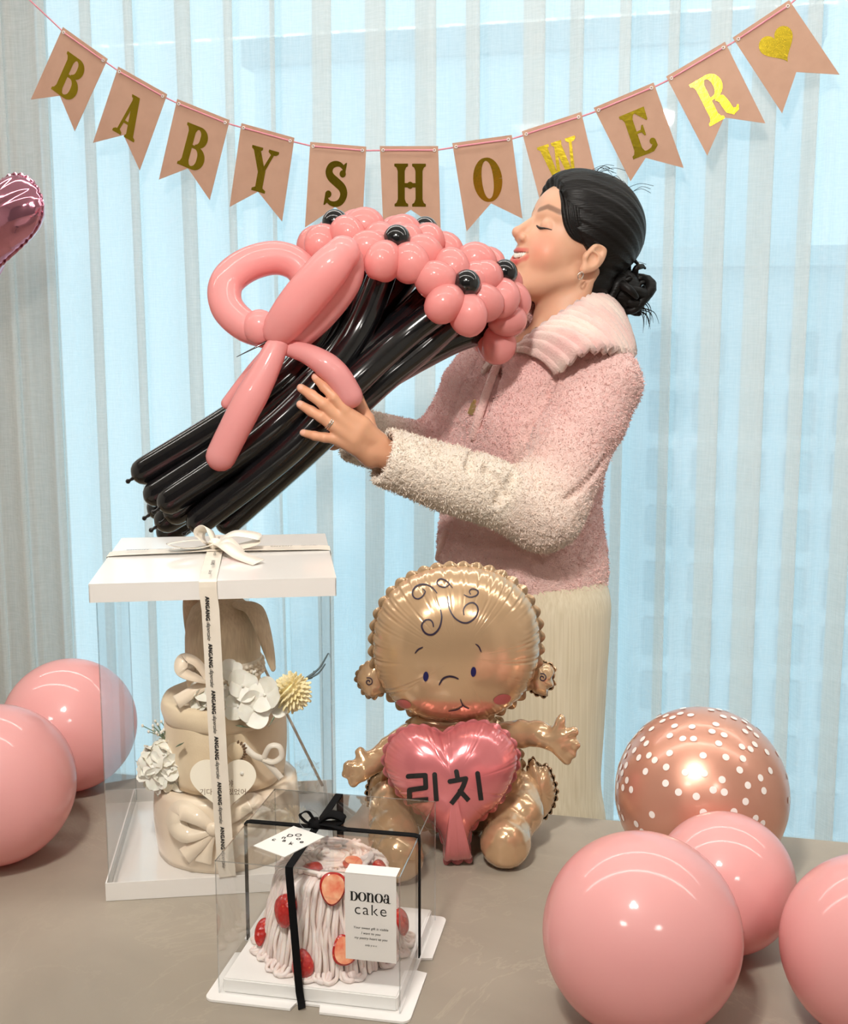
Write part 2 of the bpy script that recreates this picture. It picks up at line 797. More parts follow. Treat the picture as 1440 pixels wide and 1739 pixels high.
t = NT('sheer_voile')
t.n.remove(t.b)
vec = t.coord('Object')
wv = t.noise(t.coord('Object', (220, 220, 14)), 1.0, 2, 0.6)
wh = t.noise(t.coord('Object', (30, 30, 330)), 1.0, 2, 0.6)
op = t.math('ADD', t.math('MULTIPLY', wv, 0.16), t.math('MULTIPLY', wh, 0.16))
fac = t.math('ADD', op, 0.33)                 # cloth share; the rest is open weave
tr = t.add('ShaderNodeBsdfTransparent')
df = t.add('ShaderNodeBsdfDiffuse')
df.inputs[0].default_value = (0.90, 0.88, 0.84, 1)
tl = t.add('ShaderNodeBsdfTranslucent')
tl.inputs[0].default_value = (0.92, 0.91, 0.88, 1)
m1 = t.add('ShaderNodeMixShader')
m1.inputs[0].default_value = 0.40
t.link(df.outputs[0], m1.inputs[1])
t.link(tl.outputs[0], m1.inputs[2])
m2 = t.add('ShaderNodeMixShader')
t.link(fac, m2.inputs[0])
t.link(tr.outputs[0], m2.inputs[1])
t.link(m1.outputs[0], m2.inputs[2])
t.link(m2.outputs[0], t.out.inputs[0])
M_voile = t.m
cur = obj('sheer_curtain', mesh(*curtain_mesh(-2.6, 2.3, 0.03, 2.49, 11)), M_voile)
tag(cur, 'floor length off white sheer curtain hanging in soft folds across the window', 'curtain')
rail = obj('curtain_rail', mesh(*xf(box(-2.7, 2.36, CV - .02, CV + .05, 2.49, CEIL), ROOM)), simple('white_rail', (0.8, 0.8, 0.78), 0.4), None, False)
tag(rail, 'slim white curtain rail fixed along the ceiling above the sheer curtain', 'curtain rail')

# ---- lamps
M_brass = simple('brushed_brass', (0.75, 0.55, 0.25), 0.3, metal=1)
M_lampwhite = simple('lamp_white_metal', (0.85, 0.84, 0.82), 0.4)
def glow(name, color, strength):
    t = NT(name)
    t.b.inputs['Emission Color'].default_value = (*color, 1)
    t.b.inputs['Emission Strength'].default_value = strength
    return t.m


M_bulb = glow('bulb_glow', (1, .90, .76), 60)
M_fill_panel = glow('fill_panel_glow', (1, .95, .89), 36)
M_strip = glow('strip_glow', (1, .95, .89), 22)
pc = sum(SPOTS, Vector()) / 3
pend = empty('spotlight_cluster', Vector((pc.x, pc.y, CEIL)), 'brass ceiling fitting carrying three small spotlights', 'ceiling light')
obj('canopy', mesh(*lathe([(0, CEIL - .03), (.09, CEIL - .03), (.09, CEIL), (0, CEIL)], 24, Matrix.Translation((pc.x, pc.y, 0)))), M_brass, pend)
for S_ in SPOTS:
    d = (SPOT_AIM - S_).normalized()
    R3 = d.to_track_quat('Z', 'Y').to_matrix().to_4x4()
    Mz = Matrix.Translation(S_ - d * .02) @ R3
    arm = obj('arm', mesh(*tube([Vector((S_.x, S_.y, CEIL - .03)), S_ - d * .08], .007, 8)), M_brass, pend)
    hd_ = obj('spot_head', mesh(*lathe([(0, -.10), (.022, -.10), (.030, -.09), (.036, -.03), (.036, 0), (.033, 0), (.031, -.025)], 24, Mz)), M_brass, arm)
    obj('bulb', mesh(*lathe([(0, -.026), (.030, -.026), (.030, -.022), (0, -.020)], 20, Mz)), M_bulb, arm)
for v in STRIPS:
    st_ = empty('led_strip', room(-.3, v, CEIL), 'long white LED strip light on the ceiling ' + ('next to the curtain' if v > 2 else 'above the far table edge'), 'ceiling light')
    obj('channel', mesh(*xf(join([box(-2.7, 2.1, v - .03, v - .025, CEIL - .02, CEIL), box(-2.7, 2.1, v + .025, v + .03, CEIL - .02, CEIL)]), ROOM)), M_lampwhite, st_, False)
    obj('diffuser', mesh(*xf(box(-2.7, 2.1, v - .025, v + .025, CEIL - .016, CEIL - .002), ROOM)), M_strip, st_, False)
for u, v in FILL_PANELS:  # added fill light, not a known fitting of the room
    p = room(u, v, CEIL)
    pn = empty('added_fill_panel', p, 'square fill light panel added on the ceiling behind the camera with a warm white diffuser', 'ceiling light', 'added fill panels')
    obj('bezel', mesh(*xf(join([box(-.2, .2, -.2, -.18, -.012, 0), box(-.2, .2, .18, .2, -.012, 0), box(-.2, -.18, -.18, .18, -.012, 0),
                                box(.18, .2, -.18, .18, -.012, 0)]), frame(p, EX, EY))), M_lampwhite, pn, False)
    obj('diffuser', mesh(*xf(box(-.18, .18, -.18, .18, -.008, -.001), frame(p, EX, EY))), M_fill_panel, pn, False)

# ---- table
e0, e1 = at_z(577, 1348), at_z(1340, 1420)
tx = (e1 - e0).normalized()
ty = Vector((-tx.y, tx.x, 0))
TAB = frame(e0, tx, ty)                       # far edge is local y=0
t = NT('stone_tabletop')
v0 = t.coord('Object')
base = t.ramp(t.noise(v0, 3.0, 5, 0.55, 0.6), [(0.30, srgb(146, 137, 124)), (0.70, srgb(168, 158, 143))])
n1 = t.noise(v0, 5.0, 8, 0.62, 1.6)
vein = t.math('ABSOLUTE', t.math('SUBTRACT', n1, 0.5))
vm = t.ramp(vein, [(0.0, (1, 1, 1)), (0.016, (0, 0, 0))])
n2 = t.noise(v0, 2.3, 2)
vm2 = t.math('MULTIPLY', vm, t.ramp(n2, [(0.45, (0, 0, 0)), (0.62, (1, 1, 1))]))
mix = t.add('ShaderNodeMixRGB')
t.link(t.math('MULTIPLY', vm2, 0.20), mix.inputs[0])
t.link(base, mix.inputs[1])
mix.inputs[2].default_value = (*srgb(200, 188, 168), 1)
t.link(mix.outputs[0], t.b.inputs['Base Color'])
setp(t.b, rough=0.42, spec=0.35)
t.bump(t.noise(v0, 90, 3), 0.04, 0.002)
M_stone = t.m
tab = empty('table', room(0, 1.0, 0), 'grey brown stone topped table with faint pale veins', 'table')
obj('tabletop', mesh(*xf(box(-1.15, 1.25, -1.05, 0, -0.022, 0, 0.003), TAB)), M_stone, tab, False)
M_leg = simple('dark_table_steel', (0.05, 0.05, 0.05), 0.4, metal=0.6)
for x in (-1.05, 1.15):
    for y in (-0.95, -0.10):
        obj('leg', mesh(*xf(box(x - .03, x + .03, y - .03, y + .03, -TZ, -0.022, 0.004), TAB)), M_leg, tab, False)

# ================================================================== BANNER
M_card = soft_noise('rose_card', srgb(204, 162, 138), srgb(210, 168, 144), 30, 0.75, 0.05, 400, 0.0005)
t = NT('gold_foil')
setp(t.b, color=(0.60, 0.45, 0.035), rough=0.24, metal=1.0)
t.bump(t.noise(t.coord(), 130, 3), 0.10, 0.002)
M_gold = t.m
M_eyelet = simple('white_eyelet', (0.85, 0.82, 0.80), 0.35)
M_pinkrib = simple('pink_satin_ribbon', srgb(236, 150, 165), 0.3, sheen=0.3)


def strip2(pts, ws):
    """flat 2D stroke as (verts, faces), z=0"""
    n = len(pts)
    P = [Vector((p[0], p[1], 0)) for p in pts]
    V, F = [], []
    for i in range(n):
        tt = (P[min(i + 1, n - 1)] - P[max(i - 1, 0)]).normalized()
        s = Vector((-tt.y, tt.x, 0))
        w = (ws[i] if hasattr(ws, '__len__') else ws) / 2
        V += [P[i] + s * w, P[i] - s * w]
    for i in range(n - 1):
        F.append((2 * i, 2 * i + 1, 2 * i + 3, 2 * i + 2))
    return V, F


def arc2(cx, cy, rx, ry, a0, a1, thin, thick, n=20):
    """elliptic stroke, thick where it runs upright"""
    pts, ws = [], []
    for i in range(n + 1):
        a = math.radians(a0 + (a1 - a0) * i / n)
        pts.append((cx + rx * math.cos(a), cy + ry * math.sin(a)))
        ws.append(thin + (thick - thin) * abs(math.cos(a)) ** 1.5)
    return strip2(pts, ws)


def poly2(pts):
    v, f = prism(pts, 0.0)
    n = len(pts)
    return v[:n], [q for q in f if max(q) < n]


def dot2(x, y, r, n=14):
    return poly2([(x + r * math.cos(2 * PI * i / n), y + r * math.sin(2 * PI * i / n)) for i in range(n)])


def stem2(x, w, y0=0.0, y1=1.0, s=0.09):
    """upright stem with flared slab serifs"""
    out = [poly2([(x, y0 + .05), (x + w, y0 + .05), (x + w, y1 - .05), (x, y1 - .05)])]
    out.append(poly2([(x - s, y0), (x + w + s, y0), (x + w + s, y0 + .06), (x + w + s * .4, y0 + .09), (x + w, y0 + .17), (x, y0 + .17), (x - s * .4, y0 + .09), (x - s, y0 + .06)]))
    out.append(poly2([(x - s, y1 - .06), (x - s * .4, y1 - .09), (x, y1 - .17), (x + w, y1 - .17), (x + w + s * .4, y1 - .09), (x + w + s, y1 - .06), (x + w + s, y1), (x - s, y1)]))
    return out


def diag2(x0, y0, x1, y1, w0, w1=None):
    w1 = w0 if w1 is None else w1
    return poly2([(x0 - w0 / 2, y0), (x0 + w0 / 2, y0), (x1 + w1 / 2, y1), (x1 - w1 / 2, y1)])


def serif2(x0, x1, y, up=1, h=.07):
    m = (x0 + x1) / 2
    pts = [(x0, y), (x1, y), (x1, y + up * h * .8), (m + (x1 - m) * .5, y + up * h * 1.5), (m - (m - x0) * .5, y + up * h * 1.5), (x0, y + up * h * .8)]
    return poly2(pts if up > 0 else pts[::-1])


def glyph(ch):
    k = .085
    if ch == 'B':
        return stem2(0.09, .20) + [strip2([(.2, .965), (.38, .965)], .07), arc2(.36, .755, .20, .21, 90, -90, .07, .21), strip2([(.2, .515), (.40, .515)], .07),
                                   arc2(.38, .275, .23, .24, 90, -90, .07, .22), strip2([(.2, .035), (.40, .035)], .07)], .70
    if ch == 'R':
        return stem2(0.09, .20) + [strip2([(.2, .965), (.38, .965)], .07), arc2(.36, .735, .21, .23, 90, -90, .07, .21), strip2([(.2, .50), (.40, .50)], .07),
                                   strip2([(.40, .48), (.50, .40), (.53, .25), (.55, .12), (.62, .04), (.72, .05), (.77, .12)], [.12, .18, .20, .19, .15, .08, .04])], .76
    if ch == 'H':
        return stem2(0.09, .19) + stem2(0.57, .19) + [strip2([(.2, .5), (.6, .5)], .10), dot2(.425, .5, .085)], .85
    if ch == 'E':
        return stem2(0.09, .20) + [strip2([(.2, .965), (.56, .965)], .07), poly2([(.36, .95), (.60, .70), (.63, .72), (.64, 1.0), (.46, 1.0)]),
                                   strip2([(.2, .52), (.46, .52)], .06), poly2([(.44, .40), (.48, .40), (.48, .64), (.44, .64), (.38, .52)]),
                                   strip2([(.2, .035), (.40, .035), (.52, .05), (.61, .13), (.63, .24)], [.07, .08, .11, .13, .05]), dot2(.58, .22, .075)], .68
    if ch == 'O':
        return [arc2(.36, .5, .255, .455, 0, 360, .07, .22, 40)], .72
    if ch == 'S':
        pts = catmull([(.52, .72, 0), (.53, .84, 0), (.44, .94, 0), (.31, .96, 0), (.18, .90, 0), (.13, .77, 0), (.19, .65, 0), (.35, .54, 0),
                       (.51, .42, 0), (.56, .27, 0), (.49, .11, 0), (.35, .04, 0), (.20, .06, 0), (.11, .15, 0), (.10, .28, 0)], 4)
        m = len(pts)
        ws = [.06 + .15 * math.sin(PI * i / (m - 1)) ** 1.5 for i in range(m)]
        return [strip2([(p.x, p.y) for p in pts], ws), dot2(.50, .745, .085), dot2(.145, .255, .085),
                poly2([(.56, .70), (.60, 1.0), (.57, 1.0), (.46, .90)]), poly2([(.07, .30), (.03, 0.0), (.06, 0.0), (.17, .10)])], .66
    if ch == 'A':
        return [diag2(.55, .05, .36, 1.0, .22, .20), diag2(.17, .05, .36, 1.0, .08, .10), strip2([(.24, .33), (.50, .33)], .065), serif2(.03, .30, 0), serif2(.40, .72, 0),
                poly2([(.24, .93), (.44, .93), (.44, 1.0), (.22, 1.0)])], .74
    if ch == 'Y':
        return [diag2(.39, .45, .16, .95, .21, .20), diag2(.41, .45, .62, .95, .10, .08), poly2([(.29, .05), (.49, .05), (.49, .50), (.29, .50)]),
                serif2(.20, .58, 0), serif2(.02, .32, 1, -1), serif2(.48, .76, 1, -1)], .78
    if ch == 'W':
        return [diag2(.32, 0, .15, .95, .12, .20), diag2(.32, 0, .47, .98, .10, .07), diag2(.68, 0, .50, .95, .12, .20), diag2(.68, 0, .84, .95, .10, .07),
                serif2(.00, .30, 1, -1), serif2(.36, .62, 1, -1), serif2(.72, .98, 1, -1)], .99
    if ch == '*':
        pts = []
        for i in range(60):
            a = 2 * PI * i / 60
            pts.append((.5 + .031 * 16 * math.sin(a) ** 3, .54 + .031 * (13 * math.cos(a) - 5 * math.cos(2 * a) - 2 * math.cos(3 * a) - math.cos(4 * a))))
        return [poly2(pts[::-1])], 1.0
    return [], .5


BANV = 2.60
PITCHES = (7, 8, 8, 9, 6, 8, 9, 4, 8, 1.5, 4)
FLAGS = [('B', (107, 46), (183, 100), (43, 167), (118, 221), (95, 161)), ('A', (201, 113), (284, 160), (148, 241), (228, 288), (203, 228)),
         ('B', (301, 168), (390, 204), (261, 304), (348, 339), (313, 285)), ('Y', (410, 209), (500, 234), (381, 351), (471, 376), (432, 325)),
         ('S', (527, 241), (622, 249), (513, 386), (611, 388), (566, 351)), ('H', (645, 248), (744, 248), (646, 386), (744, 390), (694, 356)),
         ('O', (768, 243), (869, 229), (788, 393), (884, 371), (831, 345)), ('W', (886, 223), (987, 190), (924, 372), (1021, 338), (958, 318)),
         ('E', (1008, 183), (1110, 140), (1070, 307), (1161, 284), (1096, 267)), ('R', (1131, 130), (1231, 71), (1201, 264), (1300, 209), (1230, 199)),
         ('*', (1244, 64), (1340, 0), (1329, 191), (1427, 125), (1353, 121))]
gar = empty('banner_garland', at_v(690, 250, BANV), 'pink pennant garland spelling BABYSHOWER in gold letters strung before the curtain', 'banner')
cord = []
WN = -EY                                       # towards the room
L0 = at_v(-75, -105, BANV + .01)
cord.append(Vector((L0.x, L0.y, CEIL - .06)) + EY * .03)
cord.append(at_v(45, -5, BANV))
for gi, (ch, tl, tr_, bl, br, nt) in enumerate(FLAGS):
    TLp, TRp, BLp, BRp, NTp = [at_v(*q, BANV) for q in (tl, tr_, bl, br, nt)]
    tilt = random.Random(gi * 7 + 1).uniform(-0.006, 0.006)
    X = (TRp - TLp).normalized()
    Yd = WN.cross(X).normalized()              # up within the flag plane
    w = (TRp - TLp).length
    o0 = (TLp + TRp) / 2
    sh = EY * tilt
    def F3(p, off=0.0):
        q = p - o0
        return (q.dot(X), q.dot(Yd), off)
    poly = [F3(p)[:2] for p in (TLp, BLp, NTp, BRp, TRp)]
    pt = math.radians(PITCHES[gi])
    Nf = WN * math.cos(pt) - Yd * math.sin(pt)     # face turned a little down
    Yf = Yd * math.cos(pt) + WN * math.sin(pt)
    Mf = frame(o0, X, Yf, Nf)
    nm = {'*': 'gold heart'}.get(ch, 'gold letter ' + ch)
    pen = obj('pennant', mesh(*prism(poly, .0012, Mf)), M_card, gar, False)
    pen['label'] = 'pink card pennant with ' + nm
    g, gw = glyph(ch)
    H = ((BLp - TLp).length + (BRp - TRp).length) / 2 * (.52 if ch != '*' else .42)
    if ch in 'W':
        H *= .95
    down = (BLp + BRp) / 2 - o0
    ctr = o0 + (X * down.dot(X) + Yf * down.dot(Yd)) * (.47 if ch != '*' else .36)
    parts = []
    for i, (v, f) in enumerate(g):
        parts.append(([((p[0] - gw / 2) * H * .92, (p[1] - .5) * H, .0011 + .00004 * i) for p in v], f))
    Ml = frame(ctr, X, Yf, Nf)
    lt = obj('gold_heart' if ch == '*' else 'letter', mesh(*xf(join(parts), Ml)), M_gold, pen, False)
    for s in (-1, 1):
        hp = o0 + X * (s * (w / 2 - .008)) - Yd * .009
        ring = tube([hp + WN * .001 + (X * math.cos(a) + Yd * math.sin(a)) * .0028 for a in [2 * PI * i / 12 for i in range(12)]], .0011, 6, None, True, WN)
        obj('eyelet', mesh(*ring), M_eyelet, pen)
        cord.append(hp - WN * .0022 - X * (.004 * -s) * 0)
        cord.append(hp + WN * .0022 + X * (-s * .004))
    # the second hole is passed front to back
    cord[-2], cord[-1] = cord[-1], cord[-2]
R0 = at_v(1440, -70, BANV)
cord.append(at_v(1385, -32, BANV))
cord.append(Vector((R0.x, R0.y, CEIL - .06)) + EY * .03)
seq = []
for a_, b_ in zip(cord, cord[1:]):
    n = max(2, int((b_ - a_).length / .02))
    for i in range(n):
        seq.append(a_.lerp(b_, i / n))
seq.append(cord[-1])
obj('ribbon_cord', mesh(*ribbon(seq, .0034, WN, .0007)), M_pinkrib, gar)

# ================================================================== FOIL SHAPES
def foil(outline, c, tf, tb, place, nr=16, wn=60, wa=.006, seed=0, p=2.0, q=.62, scal=.012, flange=.004, sn=None):
    """two sheets of foil sealed along an outline (local x,y) and inflated: tf front, tb back thickness.
    place(x,y,z)->world. Radial puckers run in from the seam. Returns (verts,faces), surf(x,y,off)"""
    n = len(outline)
    r = random.Random(seed)
    O = [Vector((a, b)) for a, b in outline]
    C = Vector(c)
    per = [0]
    for i in range(n):
        per.append(per[-1] + (O[(i + 1) % n] - O[i]).length)
    Lp = per[-1]
    amp = [r.uniform(.35, 1.0) for _ in range(wn)]
    ph = [r.uniform(-.25, .25) for _ in range(wn)]

    def wr(i):
        s = per[i] / Lp * wn
        k = int(s) % wn
        f = s - int(s)
        return (0.5 - 0.5 * math.cos(2 * PI * min(max(f + ph[k] * math.sin(PI * f), 0), 1))) * amp[k]
    Wv = [wr(i) for i in range(n)]
    sn = sn or wn
    Ws = [abs(math.sin(PI * per[i] / Lp * sn)) for i in range(n)]
    rl_ = [r.random() ** 3 for _ in range(wn)]
    Rl = [rl_[int(per[i] / Lp * wn) % wn] for i in range(n)]
    V, F = [], []
    rows_f, rows_b = [], []
    for side, T, rows in ((1, tf, rows_f), (-1, tb, rows_b)):
        for j in range(nr + 1):
            # rings are denser towards the seam
            rho = 1 - (1 - j / nr) ** 1.6
            row = []
            for i in range(n):
                d = O[i] - C
                fall = math.exp(-(1 - rho) / (.045 + .16 * Rl[i])) * (1 - rho ** 30)
                prof = max(0, 1 - rho ** p) ** q
                z = T * prof - T * 0 - wa * Wv[i] * fall * (1.0 if rho < 1 else 0)
                e = scal * (1 - Ws[i]) * rho ** 8
                pt = C + d * (rho * (1 - e))
                if side < 0 and j == nr:
                    row.append(rows_f[-1][i])
                    continue
                row.append(len(V))
                V.append((pt.x, pt.y, side * max(z, 0.0006)))
            rows.append(row)
        for j in range(nr):
            for i in range(n):
                k = (i + 1) % n
                q4 = (rows[j][i], rows[j][k], rows[j + 1][k], rows[j + 1][i])
                q4 = q4[::-1] if side > 0 else q4
                F.append(q4)
    # seam flange
    if flange:
        b0 = len(V)
        for s in (1, -1):
            for i in range(n):
                d = (O[i] - C).normalized()
                pt = C + (O[i] - C) * (1 - scal * (1 - Ws[i]))
                V.append((pt.x + d.x * flange * (.45 + .55 * Ws[i]), pt.y + d.y * flange * (.45 + .55 * Ws[i]), s * .0004 + (Ws[i] - .5) * flange * .5))
        for i in range(n):
            k = (i + 1) % n
            e = rows_f[-1]
            F.append((e[k], e[i], b0 + i, b0 + k))
            F.append((e[i], e[k], b0 + n + k, b0 + n + i))
            F.append((b0 + k, b0 + i, b0 + n + i, b0 + n + k))
    ang = [math.atan2((o - C).y, (o - C).x) for o in O]
    rad = [(o - C).length for o in O]

    def surf(x, y, off=0.0006):
        d = Vector((x, y)) - C
        a = math.atan2(d.y, d.x)
        bi = min(range(n), key=lambda i: abs((ang[i] - a + PI) % (2 * PI) - PI))
        rho = min(.999, d.length / rad[bi])
        z = tf * max(0, 1 - rho ** p) ** q
        return place(x, y, z + off)
    VV = [place(*v) for v in V]
    # make sure faces look outwards (place may mirror)
    return (VV, F), surf


def fixn(me):
    bm = bmesh.new()
    bm.from_mesh(me)
    bmesh.ops.recalc_face_normals(bm, faces=bm.faces[:])
    bm.to_mesh(me)
    bm.free()
    return me


def decal(pts, width, surf, n=None, off=.0007, taper=0.0, closed=False):
    """a printed line on a curved sheet: follows surf(x,y)"""
    P = catmull([(a, b, 0) for a, b in pts], 6)
    m = n or max(8, len(P))
    P = resample(P, m)
    V, F = [], []
    half = [width / 2 * (1 - taper * abs(2 * i / (m - 1) - 1) ** 2) for i in range(m)]
    # rounded ends
    for i in range(m):
        tt = (P[min(i + 1, m - 1)] - P[max(i - 1, 0)]).normalized()
        s = Vector((-tt.y, tt.x, 0))
        for k in (1, .5, 0, -.5, -1):
            q = P[i] + s * half[i] * k
            V.append(surf(q.x, q.y, off))
    for i in range(m - 1):
        for k in range(4):
            F.append((i * 5 + k, i * 5 + k + 1, i * 5 + 6 + k, i * 5 + 5 + k))
    for e, ii in ((0, 0), (1, m - 1)):
        b = len(V)
        V.append(surf(P[ii].x, P[ii].y, off))
        tt = (P[1] - P[0]).normalized() if e == 0 else (P[-1] - P[-2]).normalized()
        s = Vector((-tt.y, tt.x, 0))
        sg = -1 if e == 0 else 1
        for k in range(9):
            a = PI * k / 8 - PI / 2
            q = P[ii] + tt * (sg * half[ii] * math.cos(a)) + s * (half[ii] * math.sin(a))
            V.append(surf(q.x, q.y, off))
        for k in range(8):
            F.append((b, b + 1 + k, b + 2 + k))
    return V, F


def patch(cx, cy, rx, ry, surf, rot=0.0, n=28, off=.0006, rings=4):
    V, F = [surf(cx, cy, off)], []
    for j in range(1, rings + 1):
        for i in range(n):
            a = 2 * PI * i / n
            x, y = rx * math.cos(a) * j / rings, ry * math.sin(a) * j / rings
            V.append(surf(cx + x * math.cos(rot) - y * math.sin(rot), cy + x * math.sin(rot) + y * math.cos(rot), off))
    for i in range(n):
        F.append((0, 1 + i, 1 + (i + 1) % n))
    for j in range(1, rings):
        for i in range(n):
            k = (i + 1) % n
            F.append((1 + (j - 1) * n + i, 1 + j * n + i, 1 + j * n + k, 1 + (j - 1) * n + k))
    return V, F


def foil_mat(name, color, rough=0.16, bump=0.12, scale=18):
    t = NT(name)
    setp(t.b, color=color, rough=rough, metal=0.85, coat=0.6, coat_rough=0.06)
    t.bump(t.noise(t.coord(), scale, 3, .5, .5), bump, 0.01)
    return t.m


M_pinkfoil = foil_mat('pink_metal_foil', srgb(232, 158, 184), 0.10, .15, 14)


def heart_outline(n=120, w=1.0, h=1.0):
    """unit heart centred on its middle, about -0.5..0.5"""
    out = []
    for i in range(n):
        a = 2 * PI * i / n
        x = 16 * math.sin(a) ** 3 / 32
        y = (13 * math.cos(a) - 5 * math.cos(2 * a) - 2 * math.cos(3 * a) - math.cos(4 * a)) / 32
        out.append((x * w, (y + .07) * h))
    return out


# pink heart balloon beside the curtain
HC = at_v(-14, 386, 2.42)
tl_ = math.radians(-8)
hx = (EX * math.cos(.25) - EY * math.sin(.25))
def place_heart(x, y, z):
    xr = x * math.cos(tl_) - y * math.sin(tl_)
    yr = x * math.sin(tl_) + y * math.cos(tl_)
    return HC + hx * xr + Vector((0, 0, 1)) * yr - hx.cross(Vector((0, 0, -1))) * z * 1
(vf, hs) = foil(heart_outline(150, .305, .275), (0, 0), .060, .060, place_heart, 18, 46, .010, 5, 2.0, .6, .02, .006)
hb = obj('heart_balloon', fixn(mesh(*vf)), M_pinkfoil)
tag(hb, 'shiny pink heart shaped foil balloon hanging beside the curtain', 'balloon')
obj('hanging_thread', mesh(*tube([HC + Vector((0, 0, .07)), Vector((HC.x, HC.y, CEIL))], .0008, 6)), M_pinkrib, hb)

# ================================================================== LATEX BALLOONS
PINK = srgb(248, 184, 182)
M_pink = latex('pink_latex', PINK, .22, .10, srgb(250, 150, 145))
t = NT('rose_gold_latex')
setp(t.b, color=srgb(218, 160, 138), rough=0.34, metal=0.55, coat=0.5, coat_rough=0.12)
M_rose = t.m
M_whiteprint = simple('white_print', (0.85, 0.80, 0.76), 0.4)


def balloon(px, py, rpx, label, m, tilt=(0, 0), el=1.10, name='balloon'):
    depth = 1.3
    for _ in range(12):
        r = rpx / FPX * depth
        c = at_z(px, py, TZ + r * 1.04)
        depth = c.y * math.cos(PITCH) + (CAM_Z - c.z) * math.sin(PITCH)
    # teardrop lathe, knot down
    prof = [(0, -r * (el + .20)), ]
    pr = []
    N = 40
    for i in range(N + 1):
        a = PI * i / N
        z = -math.cos(a)
        rr = math.sin(a)
        if z < 0:
            rr *= 1 - .16 * z * z * (1 - rr)
            z *= el
        else:
            z *= 1.0
        pr.append((r * rr, r * z * 1.0))
    pr = [(.0, -r * el)] + pr[1:-1] + [(0, r)]
    R = Matrix.Rotation(tilt[1], 4, 'Y') @ Matrix.Rotation(tilt[0], 4, 'X')
    v, f = lathe(pr, 64)
    v = [R @ p for p in v]
    lo = min(p.z for p in v)
    neck_r = r * .075
    base = Vector((c.x, c.y, TZ - lo + .0005))
    M = Matrix.Translation(base) @ R
    b = obj(name, mesh(*([p + base for p in v], f)), m)
    tag(b, label, 'balloon')
    kn = [(0, -r * el - r * .09), (neck_r * 1.3, -r * el - r * .085), (neck_r * .9, -r * el - r * .05), (neck_r * .45, -r * el - r * .03), (neck_r, -r * el + r * .015)]
    obj('knot', mesh(*lathe(kn, 16, M)), m, b)
    return b, base, r, R, el


BT = [balloon(1090, 1580, 168, 'largest round pink latex balloon resting on the stone tabletop', M_pink, (math.radians(95), .35), 1.06),
      balloon(1230, 1495, 118, 'pink latex balloon wedged between the polka dot balloon and the largest pink one', M_pink, (math.radians(-80), .5), 1.03),
      balloon(1486, 1606, 156, 'pink latex balloon at the end of the table beyond the wedged pink ones', M_pink, (math.radians(95), -.5), 1.05),
      balloon(-10, 1328, 135, 'pink latex balloon in front of another one beside the tall gift box', M_pink, (math.radians(90), .6), 1.03),
      balloon(118, 1227, 112, 'pink latex balloon touching the back corner of the tall clear gift box', M_pink, (math.radians(-90), .9), 1.03)]
rg, rb, rr, rR, rel = balloon(1191, 1343, 145, 'rose gold metallic balloon printed with white polka dots', M_rose, (math.radians(118), .55), 1.04)
# printed dots: sparse near the nozzle end, dense towards the crown
r = random.Random(21)
spots = []
tries = 0
crown = Vector((-.45, -.35, .75)).normalized()
while len(spots) < 150 and tries < 9000:
    tries += 1
    d = Vector((r.gauss(0, 1), r.gauss(0, 1), r.gauss(0, 1))).normalized()
    k = d.dot(crown)
    if r.random() > max(.05, (.5 + .5 * k) ** 2.2):
        continue
    if any((d - s).length < .105 for s in spots):
        continue
    spots.append(d)
parts = []
Ri = rR.inverted()
def rose_pt(d, off):
    q = Ri.to_3x3() @ d
    if q.z < 0:
        k = 1 / math.sqrt(q.x ** 2 + q.y ** 2 + (q.z / rel) ** 2)
    else:
        k = 1.0
    return rb + rR.to_3x3() @ (q * (k * rr + off))
for d in spots:
    a = d.orthogonal().normalized()
    b_ = d.cross(a)
    V = [rose_pt(d, .0008)]
    for i in range(14):
        an = 2 * PI * i / 14
        V.append(rose_pt((d + (a * math.cos(an) + b_ * math.sin(an)) * .040).normalized(), .0007))
    obj('printed_dot', mesh(V, [(0, 1 + i, 1 + (i + 1) % 14) for i in range(14)]), M_whiteprint, rg)

# ================================================================== TALL CLEAR GIFT BOX
M_whitecard = soft_noise('glossy_white_card', (0.80, 0.77, 0.73), (0.82, 0.79, 0.75), 12, 0.10, spec=0.8)
M_clear = clear_sheet('clear_plastic', (0.990, 0.994, 0.995), 0.012, 0.40, 4.0, 0.012, 0.004)
M_ivoryrib = soft_noise('ivory_satin_ribbon', srgb(226, 216, 200), srgb(234, 225, 210), 40, 0.32, 0.05, 900, 0.0003, sheen=0.2)
M_black = simple('black_print', (0.012, 0.012, 0.012), 0.5)

ga = math.radians(7.2)
gx = Vector((math.cos(ga), math.sin(ga), 0))
gy = Vector((-math.sin(ga), math.cos(ga), 0))
GA = at_z(180, 1531)
GW, GD = 0.252, 0.268
GB = frame(GA, gx, gy)                        # local: x right, y back, z up from the table
GLID = 0.335                                  # underside of the lid skirt
gb = empty('gift_box', GA + gx * GW / 2 + gy * GD / 2, 'tall clear gift box with white lid, white tray and printed ivory ribbon', 'gift box')


def gobj(name, vf, m, parent=gb, smooth=False):
    return obj(name, mesh(*xf(vf, GB)), m, parent, smooth)


